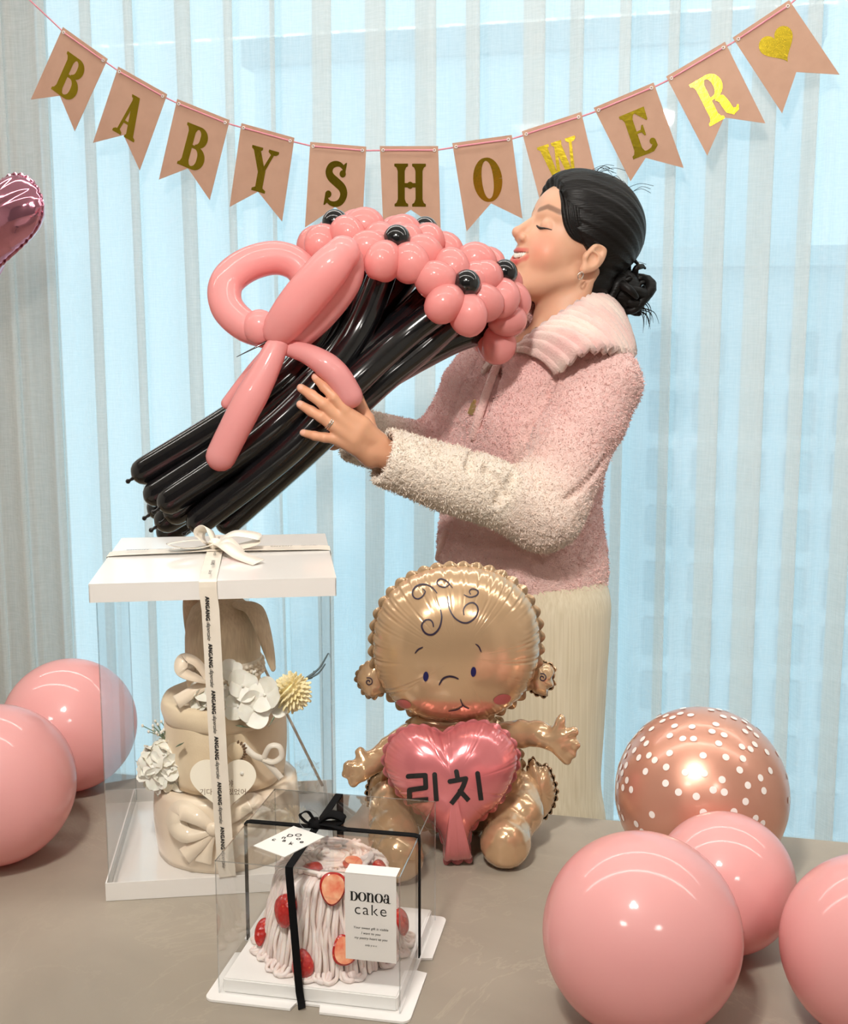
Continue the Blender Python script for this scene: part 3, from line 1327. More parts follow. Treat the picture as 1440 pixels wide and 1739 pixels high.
th = .0015
gobj('tray', join([box(0, GW, 0, GD, 0.0004, .003), box(0, GW, 0, th, .003, .021), box(0, GW, GD - th, GD, .003, .021), box(0, th, th, GD - th, .003, .021),
                   box(GW - th, GW, th, GD - th, .003, .021), box(.008, GW - .008, .008, GD - .008, .003, .006)]), M_whitecard)
e = .0035
sh = .0004
for nm, bx_ in (('clear_panel', box(e, GW - e, e, e + sh, .0065, GLID + .016)), ('clear_panel', box(e, GW - e, GD - e - sh, GD - e, .0065, GLID + .016)),
                ('clear_panel', box(e, e + sh, e + sh, GD - e - sh, .0065, GLID + .016)), ('clear_panel', box(GW - e - sh, GW - e, e + sh, GD - e - sh, .0065, GLID + .016))):
    gobj(nm, bx_, M_clear)
for x, y in ((e, e), (GW - e, e), (e, GD - e), (GW - e, GD - e)):
    gobj('corner_fold', tube([(x, y, .007), (x, y, GLID + .015)], .0007, 6), clear_sheet('plastic_fold', (.9, .93, .94), .18, .5, 2))
lo = .003
lid = gobj('lid', join([box(-lo, GW + lo, -lo, GD + lo, GLID + .0185, GLID + .020), box(-lo, GW + lo, -lo, -lo + .0012, GLID, GLID + .0185),
                        box(-lo, GW + lo, GD + lo - .0012, GD + lo, GLID, GLID + .0185), box(-lo, -lo + .0012, -lo, GD + lo, GLID, GLID + .0185),
                        box(GW + lo - .0012, GW + lo, -lo, GD + lo, GLID, GLID + .0185)]), M_whitecard)
LT = GLID + .020
RX = GW * .475
RW = .0185
rm = .0012
# ribbon running over the box front to back, and across the lid
path = [(RX + .012, -.002, .022), (RX + .010, -.0042, .05), (RX + .006, -.005, .16), (RX + .002, -.0055, GLID - .01), (RX, -.0055, GLID + .008), (RX, -.0052, LT - .001),
        (RX, -.003, LT + .0015), (RX, .01, LT + .0016), (RX, GD * .45, LT + .003), (RX, GD, LT + .0016), (RX, GD + .004, LT + .001), (RX, GD + .0055, LT - .006), (RX, GD + .0055, GLID), (RX, GD + .004, .12), (RX, GD + .002, .022)]
pp = resample(path, 160)
nn = []
for p in pp:
    if p.z > LT - .0005:
        nn.append(Vector((0, 0, 1)) if p.y > 0 and p.y < GD else Vector((0, -.7 if p.y < 0 else .7, .7)))
    else:
        nn.append(Vector((0, -1, 0)) if p.y < GD / 2 else Vector((0, 1, 0)))
rb1 = gobj('ribbon', ribbon(pp, RW, nn, .0004), M_ivoryrib)
BX, BY = RX, GD * .60
path = [(-lo - .002, BY - .004, GLID + .002), (-lo - .002, BY - .004, LT - .001), (-lo - .001, BY - .004, LT + .001), (.01, BY - .004, LT + .002), (RX, BY, LT + .004), (GW - .01, BY + .004, LT + .002), (GW + lo + .001, BY + .004, LT + .001),
        (GW + lo + .002, BY + .004, LT - .002), (GW + lo + .002, BY + .004, GLID + .002)]
pp = resample(path, 80)
nn = [Vector((0, 0, 1)) if (p.z > LT) else Vector((-1 if p.x < 0 else 1, 0, .2)) for p in pp]
rb2 = gobj('cross_ribbon', ribbon(pp, RW * 1.5, nn, .0004), M_ivoryrib)
# bow: loops and tails of the same ribbon
bow = gobj('bow_knot', ellipsoid((BX, BY, LT + .010), (.008, .007, .007), 16, 10), M_ivoryrib, gb, True)
def loop(dx, dy, L, hgt, tw, name='bow_loop'):
    d = Vector((dx, dy, 0)).normalized()
    K = Vector((BX, BY, LT + .010))
    pts = catmull([K, K + d * L * .45 + Vector((0, 0, hgt)), K + d * L + Vector((0, 0, hgt * .75)), K + d * L * 1.02 + Vector((0, 0, hgt * .25)), K + d * L * .5 + Vector((0, 0, -.004)), K], 8)
    s = Vector((-d.y, d.x, tw)).normalized()
    nn = []
    for i in range(len(pts)):
        tt = (pts[min(i + 1, len(pts) - 1)] - pts[max(i - 1, 0)]).normalized()
        nn.append(s.cross(tt))
    gobj(name, ribbon(pts, RW * .95, nn, .0004, lambda t: .35 + .65 * math.sin(PI * t) ** .5), M_ivoryrib, bow, True)
def tail(pts, tw=0.2):
    K = Vector((BX, BY, LT + .010))
    P = catmull([K] + [K + Vector(p) for p in pts], 8)
    nn = [Vector((0, -.5, 1)) for _ in P]
    gobj('bow_tail', ribbon(P, RW * .9, nn, .0004, lambda t: .45 + .55 * min(1, t * 3)), M_ivoryrib, bow, True)
loop(-.5, .55, .026, .017, .6)
loop(.97, -.1, .050, .012, .35)
loop(-1, -.28, .052, .006, .1)
tail([(.012, -.03, .004), (.030, -.055, -.004), (.052, -.085, -.007)])
tail([(.012, -.012, .006), (.022, -.026, .000), (.028, -.040, -.004)])


def put_text(parts_spec, m, parent, name='print'):
    """parts_spec: list of ((verts,faces), matrix)"""
    for vf, Mx in parts_spec:
        o = obj(name, mesh(*xf(vf, Mx)), m, parent, False)
    return o


T_ang = text_mesh('ANGANG', .0056, 0, .00022, 1.12)
T_dia = text_mesh('diapercake', .0056, .5, 0, .84)
spec = []
# down the front: reads from top to bottom
for i in range(7):
    z = GLID - .005 - i * .0515
    for T, dz in ((T_ang, -.004), (T_dia, -.028)):
        zz = z + dz
        if zz < .03:
            continue
        q = min(max((GLID - zz) / GLID, 0), 1)
        M2 = frame((RX - .0015 + .0115 * q, -.0068 + .0012 * q, zz), (0, 0, -1), (1, 0, 0), (0, -1, 0))
        spec.append((T, GB @ M2))
for i in range(5):                             # along the ribbon on the lid
    yy = GD * .05 + i * .052
    if abs(yy - BY) < .03:
        continue
    spec.append((T_ang if i % 2 else T_dia, GB @ frame((RX + .002, yy, LT + .0062), (0, -1, 0), (1, 0, 0), (0, 0, 1))))
for i, x in enumerate((.030, .062, .092, .165, .198, .232)):
    spec.append((T_ang if i % 2 == 0 else T_dia, GB @ frame((x, BY - .004 + .004 * x / GW, LT + .0055), (-1, 0, 0), (0, -1, 0), (0, 0, 1))))
put_text(spec, M_black, rb1, 'ribbon_print')

# ================================================================== DIAPER CAKE INSIDE THE BOX
t = NT('cream_knit')
vv = t.coord('Object', (420, 420, 60))
t.link(t.ramp(t.noise(vv, 1, 2), [(0.3, srgb(212, 190, 158)), (0.7, srgb(230, 210, 178))]), t.b.inputs['Base Color'])
setp(t.b, rough=0.85, sheen=0.3)
t.bump(t.noise(vv, 1, 2), .35, .001)
M_knit = t.m
M_towel = soft_noise('cream_towel', srgb(222, 200, 166), srgb(234, 214, 182), 25, 0.9, 0.25, 500, 0.0008, sheen=0.4)
M_satin = soft_noise('ivory_satin', srgb(234, 214, 190), srgb(246, 230, 206), 18, 0.16, 0.12, 30, 0.004, sheen=0.2)
M_petal = soft_noise('white_petal', srgb(236, 229, 214), srgb(246, 241, 230), 60, 0.6, sss=0.1)
M_pom = soft_noise('cream_yellow_petal', srgb(240, 222, 165), srgb(248, 236, 196), 80, 0.6)
M_leaf = soft_noise('grey_green_leaf', srgb(92, 118, 92), srgb(128, 148, 120), 60, 0.6)
M_stem = simple('slate_twig', srgb(88, 104, 108), 0.6)
M_lace = soft_noise('white_lace', srgb(228, 214, 192), srgb(240, 228, 208), 300, 0.8, .4, 500, .001)
M_wrap = clear_sheet('crinkled_wrap', (.97, .98, .97), .10, .6, 2.0, .08)

DC = Vector((-.236, 1.340, TZ + .0068))
dc = empty('diaper_cake', DC, 'tiered cream diaper cake with white flowers inside the tall clear box', 'diaper cake')


def drum(r0, z0, z1, wob=.0, n=64, nz=10, seed=0, bulge=.04, fold=0, lip=True):
    r = random.Random(seed)
    ph = [r.uniform(0, 6.28) for _ in range(6)]
    V, F = [], []
    prof = []
    for j in range(nz + 1):
        q = j / nz
        prof.append((1 + bulge * math.sin(PI * q), q))
    for k, (s, q) in enumerate(prof):
        for i in range(n):
            a = 2 * PI * i / n
            w = 1 + wob * (math.sin(a * 3 + ph[0] + q * 2) + .6 * math.sin(a * 7 + ph[1] - q * 4) + .4 * math.sin(a * fold + ph[2]))
            V.append(Vector((r0 * s * w * math.cos(a), r0 * s * w * math.sin(a), z0 + (z1 - z0) * q + (wob * .05 * math.sin(a * 4 + ph[3]) if k == nz else 0))))
    for j in range(nz):
        for i in range(n):
            k = (i + 1) % n
            F.append((j * n + i, j * n + k, (j + 1) * n + k, (j + 1) * n + i))
    b = len(V)
    for s, z in ((.92, z1 + .0015), (.80, z1 - .002), (0, z1 - .003)):
        if s:
            for i in range(n):
                p = V[nz * n + i]
                V.append(Vector((p.x * s, p.y * s, z)))
        else:
            V.append(Vector((0, 0, z)))
    prev = nz * n
    for lv in range(2):
        cur_ = b + lv * n
        for i in range(n):
            k = (i + 1) % n
            F.append((prev + i, prev + k, cur_ + k, cur_ + i))
        prev = cur_
    for i in range(n):
        F.append((prev + i, prev + (i + 1) % n, b + 2 * n))
    F.append(tuple(reversed(range(n))))
    return [v + DC for v in V], F


def dobj(name, vf, m, parent=dc, smooth=True):
    return obj(name, mesh(*vf), m, parent, smooth)


dobj('bottom_tier', drum(.083, 0, .084, .008, seed=1, fold=15), M_satin)
dobj('middle_tier', drum(.068, .086, .186, .016, seed=2, fold=9, bulge=.06), M_towel)
dobj('towel_fold', drum(.0712, .160, .1868, .016, seed=2, fold=9, bulge=.05, nz=6), M_towel)
# top tier: a little cap with long ears
prof = [(0, .186), (.040, .186), (.043, .200), (.044, .225), (.0435, .255), (.041, .275), (.035, .290), (.024, .299), (.010, .303), (0, .304)]
top = dobj('top_tier', lathe(prof, 48, Matrix.Translation(DC)), M_knit)
lace = []
for i in range(40):
    a = 2 * PI * i / 40
    c_, s_ = math.cos(a), math.sin(a)
    for z, rr in ((.2265, .0456), (.2205, .0462), (.2148, .0466)):
        lace.append(ellipsoid(DC + Vector((rr * c_, rr * s_, z)), (.0032, .0032, .0026), 6, 4))
dobj('lace_band', join(lace), M_lace, top)
dobj('lace_trim', lathe([(.0442, .211), (.0455, .2115), (.0455, .231), (.0442, .2315)], 48, Matrix.Translation(DC)), M_lace, top)
ear = []
def earmesh(p0, pts, w):
    P = catmull([p0] + pts, 8)
    return tube(P, lambda t: w * (.55 + .75 * math.sin(PI * min(t * .9 + .12, 1)) ** .8) * (1 - .25 * t), 14, 'round', False, (0, -1, 0), .35)
E0 = DC + Vector((.022, -.012, .296))
dobj('cap_ear', earmesh(E0, [E0 + Vector((.020, -.012, -.004)), E0 + Vector((.032, -.016, -.035)), E0 + Vector((.040, -.016, -.070))], .013), M_knit, top)
E1 = DC + Vector((-.018, .0, .297))
dobj('cap_ear', earmesh(E1, [E1 + Vector((-.012, .016, .004)), E1 + Vector((-.022, .034, -.02)), E1 + Vector((-.026, .04, -.06))], .013), M_knit, top)

# flowers -------------------------------------------------------------------
def floret(c, n, size, seed, petals=4):
    """a floret of broad cupped petals facing n"""
    r = random.Random(seed)
    n = Vector(n).normalized()
    a0 = n.orthogonal().normalized()
    b0 = n.cross(a0)
    parts = []
    st = r.uniform(0, 6)
    for k in range(petals):
        an = st + 2 * PI * k / petals + r.uniform(-.12, .12)
        d = a0 * math.cos(an) + b0 * math.sin(an)
        s = n.cross(d)
        L = size * r.uniform(.85, 1.1)
        V, F = [], []
        NU, NV = 6, 5
        cup = r.uniform(.1, .4)
        for i in range(NU):
            q = i / (NU - 1)
            w = L * .62 * math.sin(PI * min(.08 + q * .80, 1)) ** .7
            for j in range(NV):
                e_ = j / (NV - 1) * 2 - 1
                z = L * (cup * q * q - .22 * e_ * e_ * (1 - q) + .05 * math.sin(e_ * 5 + seed) * q)
                V.append(Vector(c) + d * (L * q * (1 - .10 * e_ * e_)) + s * (w * e_) + n * z)
        for i in range(NU - 1):
            for j in range(NV - 1):
                F.append((i * NV + j, i * NV + j + 1, (i + 1) * NV + j + 1, (i + 1) * NV + j))
        parts.append((V, F))
    parts.append(ellipsoid(Vector(c) + n * size * .08, (size * .09,) * 3, 8, 5))
    return join(parts)


def hydrangea(c, R, n, size, seed, name='hydrangea'):
    r = random.Random(seed)
    core = dobj(name, ellipsoid(c, (R * .62,) * 3, 14, 9), M_petal)
    for k in range(n):
        z = 1 - 2 * (k + .5) / n
        a = k * 2.39996 + r.uniform(-.2, .2)
        d = Vector((math.sqrt(1 - z * z) * math.cos(a), math.sqrt(1 - z * z) * math.sin(a), z))
        if d.y > .55:
            continue
        dobj('floret', floret(Vector(c) + d * R * r.uniform(.70, .86), d + Vector((0, -.2, .1)), size, seed * 50 + k), M_petal, core)
    return core


def gp(px, py, dy):
    """point seen at a pixel, dy behind the cake axis"""
    return at_y(px, py, DC.y + dy)


hydrangea(gp(280, 1300, -.035), .030, 26, .0165, 3)
hydrangea(gp(358, 1185, -.050), .022, 18, .0150, 4)
for k, (px, py, dy, sz) in enumerate(((412, 1165, -.072, .019), (450, 1180, -.075, .020), (432, 1205, -.078, .020), (476, 1195, -.070, .017), (405, 1200, -.074, .016), (395, 1140, -.066, .014))):
    dobj('white_blossom', floret(gp(px, py, dy), (random.Random(k).uniform(-.4, .4), -1, .35), sz, 90 + k), M_petal)
# pompom chrysanthemum
pc_ = gp(496, 1176, -.064)
parts = []
r = random.Random(8)
for k in range(150):
    z = 1 - 2 * (k + .5) / 150
    a = k * 2.39996
    d = Vector((math.sqrt(1 - z * z) * math.cos(a), math.sqrt(1 - z * z) * math.sin(a), z))
    s = d.orthogonal().normalized()
    parts.append(tube([pc_ + d * .008, pc_ + d * .016 + Vector((0, 0, .001)), pc_ + d * r.uniform(.020, .023)], [.0016, .0034, .0018], 8, 'round', False, s, .35))
pm = dobj('pompom_flower', ellipsoid(pc_, (.015,) * 3, 14, 9), M_pom)
tag(dobj('petals', join(parts), M_pom, pm), kind='stuff')
# sprigs
def sprig(base, tips, m=M_leaf, rad=.0007, bud=.0016, mb=None):
    sp = dobj('sprig', tube([base, base.lerp(tips[0], .5), tips[0]], rad, 6), m)
    q = [tube([base.lerp(tips[0], .35), tp], rad * .8, 5) for tp in tips[1:]]
    if q:
        dobj('twig', join(q), m, sp)
    if bud:
        dobj('buds', join([ellipsoid(tp, (bud, bud, bud * 1.3), 8, 5) for tp in tips]), mb or M_petal, sp)
r = random.Random(5)
b0 = gp(290, 1262, -.02)
for k in range(5):
    c = gp(255 + k * 12, 1245 - 8 * math.sin(k), -.03)
    sprig(b0, [c + Vector((r.uniform(-.009, .009), r.uniform(-.01, .01), r.uniform(-.004, .010))) for _ in range(5)])
c = gp(421, 1150, -.06)
sprig(gp(424, 1180, -.06), [c + Vector((r.uniform(-.010, .010), r.uniform(-.006, .006), r.uniform(-.006, .008))) for _ in range(7)])
t0 = gp(520, 1152, -.05)
for tp in ((557, 1110), (552, 1128), (533, 1140)):
    q = gp(*tp, -.045)
    dobj('dried_twig', tube(catmull([t0, t0.lerp(q, .5) + Vector((.002, 0, -.003)), q], 6), lambda t: .0016 * (1 - .5 * t), 7), M_stem)
for k, (px, py) in enumerate(((410, 1222), (445, 1218), (400, 1232), (470, 1210), (300, 1268), (430, 1362), (404, 1365))):
    a = gp(px, py, -.070)
    tt = Vector((r.uniform(-1, 1), -.2, r.uniform(-.5, .3))).normalized()
    dobj('leaf', tube([a, a + tt * .008, a + tt * .018], lambda q: .0046 * math.sin(PI * (q * .9 + .08)) + .0004, 8, 'round', False, (0, -1, .3), .2), M_leaf)

# strings running from the top down to the tray corners
M_cord = simple('thin_satin_cord', srgb(214, 208, 200), .4)
tl0 = DC + Vector((-.01, 0, .298))
for px, py, dy in ((312, 1262, .0), (548, 1335, .02)):
    dobj('satin_string', ribbon([tl0 + (Vector((.03, 0, -.02)) if px > 400 else Vector((0, 0, -.01))), gp(px, py, dy)], .0032, (0, -1, .1), .0006), M_cord)
# ribbon bows ---------------------------------------------------------------
def bow_part(name, pts, w, m, nrm=(0, -1, .25), wf=None, th=.0008):
    return dobj(name, ribbon(catmull(pts, 8), w, nrm, th, wf), m)
k0 = gp(356, 1158, -.058)
bow_part('bow_loop', [k0, gp(335, 1126, -.060), gp(312, 1118, -.064), gp(309, 1140, -.070), gp(335, 1152, -.068), k0], .015, M_satin, (.1, -.55, .9), lambda t: .5 + .5 * math.sin(PI * t))
bow_part('bow_tail', [k0, gp(335, 1170, -.064), gp(299, 1193, -.066)], .016, M_satin, (-.2, -1, .3), lambda t: .6 + .4 * t)
# small shiny bow right of the tag
k1 = gp(447, 1289, -.078)
bow_part('bow_loop', [k1, gp(458, 1268, -.082), gp(474, 1268, -.082), gp(478, 1284, -.082), gp(464, 1294, -.082), k1], .006, M_ivoryrib, (.2, -1, .8))
bow_part('bow_tail', [k1, gp(430, 1282, -.080), gp(412, 1264, -.076)], .007, M_ivoryrib)
bow_part('bow_tail', [k1, gp(462, 1304, -.080), gp(478, 1322, -.078)], .007, M_ivoryrib)
# wide satin bow on the bottom tier
k2 = gp(362, 1408, -.093)
bow_part('sash_loop', [k2, gp(335, 1388, -.092), gp(306, 1376, -.080), gp(300, 1398, -.082), gp(318, 1418, -.090), k2], .020, M_satin, (-.15, -.9, .5), lambda t: .45 + .75 * math.sin(PI * t))
bow_part('sash_loop', [k2, gp(395, 1385, -.092), gp(425, 1362, -.084), gp(438, 1378, -.084), gp(410, 1408, -.090), k2], .018, M_satin, (.15, -.9, .5), lambda t: .45 + .75 * math.sin(PI * t))
bow_part('sash_tail', [k2, gp(340, 1432, -.094), gp(312, 1455, -.090)], .017, M_satin, (-.2, -1, .2), lambda t: .5 + .7 * t)
bow_part('sash_tail', [k2, gp(352, 1436, -.095), gp(345, 1466, -.093)], .016, M_satin, (0, -1, .2), lambda t: .5 + .7 * t)
dobj('sash_knot', ellipsoid(k2, (.008, .006, .008), 12, 8), M_satin)
# heart shaped card
Cd = gp(379, 1337, -.094)
hp = [(x * .0735, y * .0700) for x, y in heart_outline(70)]
Mh = frame(Cd, (1, 0, 0), (0, .12, .99), (0, -.99, .12))
card = dobj('heart_card', prism(hp[::-1], .0014, Mh), simple('cream_card', srgb(250, 241, 222), .6), dc, False)
Mg = simple('bronze_lettering', srgb(120, 92, 60), .4)
put_text([(text_mesh('리치야', .0085), Mh @ Matrix.Translation((0, .004, .0009))), (text_mesh('기다리고 있었어', .0078), Mh @ Matrix.Translation((0, -.0055, .0009)))], Mg, card, 'card_print')
dobj('pearl', ellipsoid(Mh @ Vector((.021, .016, .0012)), (.0022,) * 3, 10, 6), simple('pearl', (.8, .77, .7), .15), card)
# lion face peeking beside the ribbon
lf = gp(401, 1276, -.078)
lion = dobj('animal_charm', ellipsoid(lf, (.010, .004, .011), 16, 10), M_towel)
for k in range(9):
    a = -1.3 + k * .33
    d = Vector((math.cos(a), 0, math.sin(a)))
    dobj('mane_tuft', tube([lf + d * .0085, lf + d * .0125], [.0024, .0008], 6), simple('brown_felt', srgb(110, 82, 56), .9), lion)
# crinkled wrap beside the middle tier
def crinkle(c, rx, rz, seed):
    r_ = random.Random(seed)
    V, F = [], []
    N = 9
    for i in range(N):
        for j in range(N):
            x, z = (i / (N - 1) * 2 - 1), (j / (N - 1) * 2 - 1)
            V.append(c + Vector((x * rx, r_.uniform(-.005, .005), z * rz * (1 - .2 * abs(x)))))
    for i in range(N - 1):
        for j in range(N - 1):
            F.append((i * N + j, (i + 1) * N + j, (i + 1) * N + j + 1, i * N + j + 1))
    return V, F
dobj('clear_wrap', crinkle(gp(522, 1320, -.035), .014, .022, 3), M_wrap, dc, False)
dobj('clear_wrap', crinkle(gp(455, 1385, -.092), .030, .014, 6), M_wrap, dc, False)

# ================================================================== CAKE BOX
CA, CBp = at_z(372, 1685, TZ + .004), at_z(679, 1720, TZ + .004)
cx_ = CBp - CA
cx_.z = 0
CWD = cx_.length
cx_.normalize()
cy_ = Vector((-cx_.y, cx_.x, 0))
KB = frame(Vector((CA.x, CA.y, TZ)), cx_, cy_)
CH = at_y(370, 1462, CA.y).z - TZ
CDP = CWD * 1.0
cb = empty('cake_box', KB @ Vector((CWD / 2, CDP / 2, 0)), 'low clear cake box tied with black velvet ribbon on a white board', 'cake box')
M_board = soft_noise('white_board', (0.88, 0.86, 0.83), (0.90, 0.88, 0.85), 14, 0.45)
M_velvet = simple('black_velvet', (0.004, 0.004, 0.0045), 0.8, spec=0.15)
M_paper = soft_noise('white_paper', (0.80, 0.77, 0.73), (0.83, 0.80, 0.76), 14, 0.6)


def cobj(name, vf, m, parent=cb, smooth=False):
    return obj(name, mesh(*xf(vf, KB)), m, parent, smooth)


def rr_corner(cx, cy, r, a0, n=5):
    return [(cx + r * math.cos(math.radians(a0 + 90 * i / n)), cy + r * math.sin(math.radians(a0 + 90 * i / n))) for i in range(n + 1)]


o_, nt_ = .011, .011
W_, D_ = CWD, CDP
pl = rr_corner(-o_ + .008, -o_ + .008, .008, 180)
pl += [(W_ * .42, -o_), (W_ * .435, -o_ + nt_), (W_ * .565, -o_ + nt_), (W_ * .58, -o_)]
pl += rr_corner(W_ + o_ - .008, -o_ + .008, .008, 270)
pl += [(W_ + o_, D_ * .42), (W_ + o_ - nt_, D_ * .435), (W_ + o_ - nt_, D_ * .565), (W_ + o_, D_ * .58)]
pl += rr_corner(W_ + o_ - .008, D_ + o_ - .008, .008, 0)
pl += [(W_ * .58, D_ + o_), (W_ * .565, D_ + o_ - nt_), (W_ * .435, D_ + o_ - nt_), (W_ * .42, D_ + o_)]
pl += rr_corner(-o_ + .008, D_ + o_ - .008, .008, 90)
pl += [(-o_, D_ * .58), (-o_ + nt_, D_ * .565), (-o_ + nt_, D_ * .435), (-o_, D_ * .42)]
cobj('board', prism(pl, .0022, Matrix.Translation((0, 0, .0015))), M_board)
PLT = .017
cobj('raised_tray', box(.003, W_ - .003, .003, D_ - .003, .0027, PLT, .0012), M_board)
sh = .0004
for b_ in (box(0, W_, 0, sh, .003, CH), box(0, W_, D_ - sh, D_, .003, CH), box(0, sh, sh, D_ - sh, .003, CH), box(W_ - sh, W_, sh, D_ - sh, .003, CH)):
    cobj('clear_panel', b_, M_clear)
cobj('clear_top', box(0, W_, 0, D_, CH, CH + sh), clear_sheet('glossy_clear_top', (.985, .99, .99), .035, .75, 3.0, .012))
fold = clear_sheet('cake_box_fold', (.92, .94, .95), .30, .5, 2)
for a_, b_ in (((0, 0, .004), (0, 0, CH)), ((W_, 0, .004), (W_, 0, CH)), ((0, D_, .004), (0, D_, CH)), ((W_, D_, .004), (W_, D_, CH)),
               ((0, 0, CH), (W_, 0, CH)), ((W_, 0, CH), (W_, D_, CH)), ((W_, D_, CH), (0, D_, CH)), ((0, D_, CH), (0, 0, CH))):
    cobj('fold_edge', tube([a_, b_], .0006, 6), fold)
# velvet ribbons
fx = W_ * .41
rw = .0072
def vel(path, nrm):
    pp = resample(path, 90)
    return ribbon(pp, rw, [nrm(p) for p in pp], .0012)
g = .0012
r1 = cobj('velvet_ribbon', vel([(fx + .012, -o_ + .003, .002), (fx + .010, -.003, .006), (fx + .008, -g, .012), (fx, -g, CH - .002), (fx, -g * .5, CH + g), (fx, .004, CH + g), (fx, D_ - .004, CH + g), (fx, D_ + g * .5, CH + g), (fx, D_ + g, CH - .002), (fx, D_ + g, .012)],
                              lambda p: Vector((0, 0, 1)) if p.z > CH else Vector((0, -1 if p.y < D_ / 2 else 1, 0))), M_velvet)
fy = D_ * .49
cobj('velvet_ribbon', vel([(-g, fy, .012), (-g, fy, CH - .002), (-g * .5, fy, CH + g * 1.6), (.004, fy, CH + g * 1.9), (W_ - .004, fy, CH + g * 1.9), (W_ + g * .5, fy, CH + g * 1.6), (W_ + g, fy, CH - .002), (W_ + g, fy, .012)],
                          lambda p: Vector((0, 0, 1)) if p.z > CH else Vector((-1 if p.x < W_ / 2 else 1, 0, 0))), M_velvet)
KN = Vector((fx, fy, CH + .006))
kn = cobj('bow_knot', ellipsoid(KN, (.0075, .007, .006), 14, 9), M_velvet, cb, True)
for d, L, hz in (((-.6, -.35, .25), .016, .010), ((1, -.12, .12), .030, .010), ((1, .10, .05), .028, .008)):
    d = Vector(d).normalized()
    side = Vector((-d.y, d.x, .5)).normalized()
    pts = catmull([KN, KN + d * L * .5 + Vector((0, 0, hz)), KN + d * L + Vector((0, 0, hz * .5)), KN + d * L * .6 - Vector((0, 0, .001)), KN], 7)
    nn = [side.cross((pts[min(i + 1, len(pts) - 1)] - pts[max(i - 1, 0)]).normalized()) for i in range(len(pts))]
    cobj('bow_loop', ribbon(pts, rw * 1.15, nn, .0012), M_velvet, kn, True)
cobj('bow_tail', ribbon(catmull([KN, KN + Vector((.018, -.006, .002)), KN + Vector((.034, -.010, .0005))], 6), rw, (0, 0, 1), .0012), M_velvet, kn, True)
# thread loop and swing tag on the lid
cobj('thread_loop', tube([KN + Vector((-.006 + .010 * math.cos(a), -.002 + .003 * math.sin(a), .004 + .009 * math.sin(a))) for a in [2 * PI * i / 20 for i in range(20)]], .0003, 5, None, True), simple('thread', (.2, .2, .2), .5), kn, True)
tg = [at_z(*q, TZ + CH + .002) for q in ((432, 1436), (482, 1458), (557, 1418), (492, 1408))]
tc = sum(tg, Vector()) / 4
tX = ((tg[2] - tg[1]) + (tg[3] - tg[0])).normalized()      # long side
tW = ((tg[2] - tg[1]).length + (tg[3] - tg[0]).length) / 2
tYv = Vector((0, 0, 1)).cross(tX)
tH = abs(((tg[3] - tg[2]) + (tg[0] - tg[1])).dot(tYv)) / 2
Mt = frame(tc + Vector((0, 0, .0005)), tX, tYv)
tagc = obj('swing_tag', mesh(*xf(box(-tW / 2, tW / 2, -tH / 2, tH / 2, -.0004, .0004), Mt)), M_paper, cb, False)
sp = []
for ch, x, y in (('D', .16, .18), ('O', .26, .04), ('n', .04, .22), ('o', .16, -.10), ('c', -.12, .34), ('a', -.04, .10), ('k', -.06, -.14), ('e', .10, -.28)):
    sp.append((text_mesh(ch, .0085, 0, .0002), Mt @ Matrix.Translation((x * tW, y * tH, .0006)) @ Matrix.Rotation(-PI / 2.6 + PI / 2, 4, 'Z') @ Matrix.Rotation(-PI / 2, 4, 'Z')))
put_text(sp, M_black, tagc, 'tag_print')
# label card folded over the front top edge
lx0, lx1 = W_ * .712, W_ * .985
lz0 = CH - .082
lab = cobj('label_card', join([box(lx0, lx1, -.0016, -.0010, lz0, CH + .0006), box(lx0, lx1, -.0016, .016, CH + .0008, CH + .0014)]), M_paper)
lcx = (lx0 + lx1) / 2
LM = KB @ frame((lcx, -.0019, 0), (1, 0, 0), (0, 0, 1), (0, -1, 0))
hgt = .0088
def didone(ch):
    if ch == 'D':
        return [poly2([(.08, 0), (.30, 0), (.30, 1), (.08, 1)]), poly2([(0, 0), (.4, 0), (.4, .05), (0, .05)]), poly2([(0, .95), (.4, .95), (.4, 1), (0, 1)]), arc2(.38, .5, .36, .475, 90, -90, .05, .24)], .86
    if ch == 'O':
        return [arc2(.44, .5, .34, .475, 0, 360, .045, .24, 36)], .88
    if ch == 'N':
        return [poly2([(.08, 0), (.29, 0), (.29, 1), (.08, 1)]), poly2([(0, 0), (.38, 0), (.38, .05), (0, .05)]), poly2([(0, .95), (.29, .95), (.29, 1), (0, 1)]), arc2(.47, .62, .19, .34, 155, 0, .05, .22),
                poly2([(.55, .04), (.76, .04), (.76, .64), (.55, .64)]), poly2([(.47, 0), (.85, 0), (.85, .05), (.47, .05)])], .88
    return [poly2([(.44, .12), (.64, .05), (.64, .68), (.44, .68)]), arc2(.36, .70, .18, .27, 0, 150, .06, .20), dot2(.2, .74, .1), arc2(.30, .28, .19, .24, 20, 345, .05, .18, 24), strip2([(.54, .2), (.60, .05), (.72, .02), (.82, .10)], [.19, .14, .06, .03])], .84
parts = []
x = 0
wid = [didone(c)[1] for c in 'DONOA']
tot = sum(wid)
sc_ = (lx1 - lx0) * .80 / tot
for c, w in zip('DONOA', wid):
    for i, (v, f) in enumerate(didone(c)[0]):
        parts.append(([((p[0] + x - tot / 2) * sc_, (p[1] - .5) * hgt + CH - .0205, .00003 * i) for p in v], f))
    x += w
spec = [((join(parts)), LM), (text_mesh('cake', .0150, 0, -.00012, 1.15), LM @ Matrix.Translation((0, CH - .0330, 0)))]
for i, s in enumerate(('Your sweet gift is visible', 'I want to you', 'my pastry heart to you', 'only y o u')):
    spec.append((text_mesh(s, .0033 if i < 3 else .0027, .2), LM @ Matrix.Translation((0, CH - (.0505, .0555, .0603, .0668)[i], 0))))
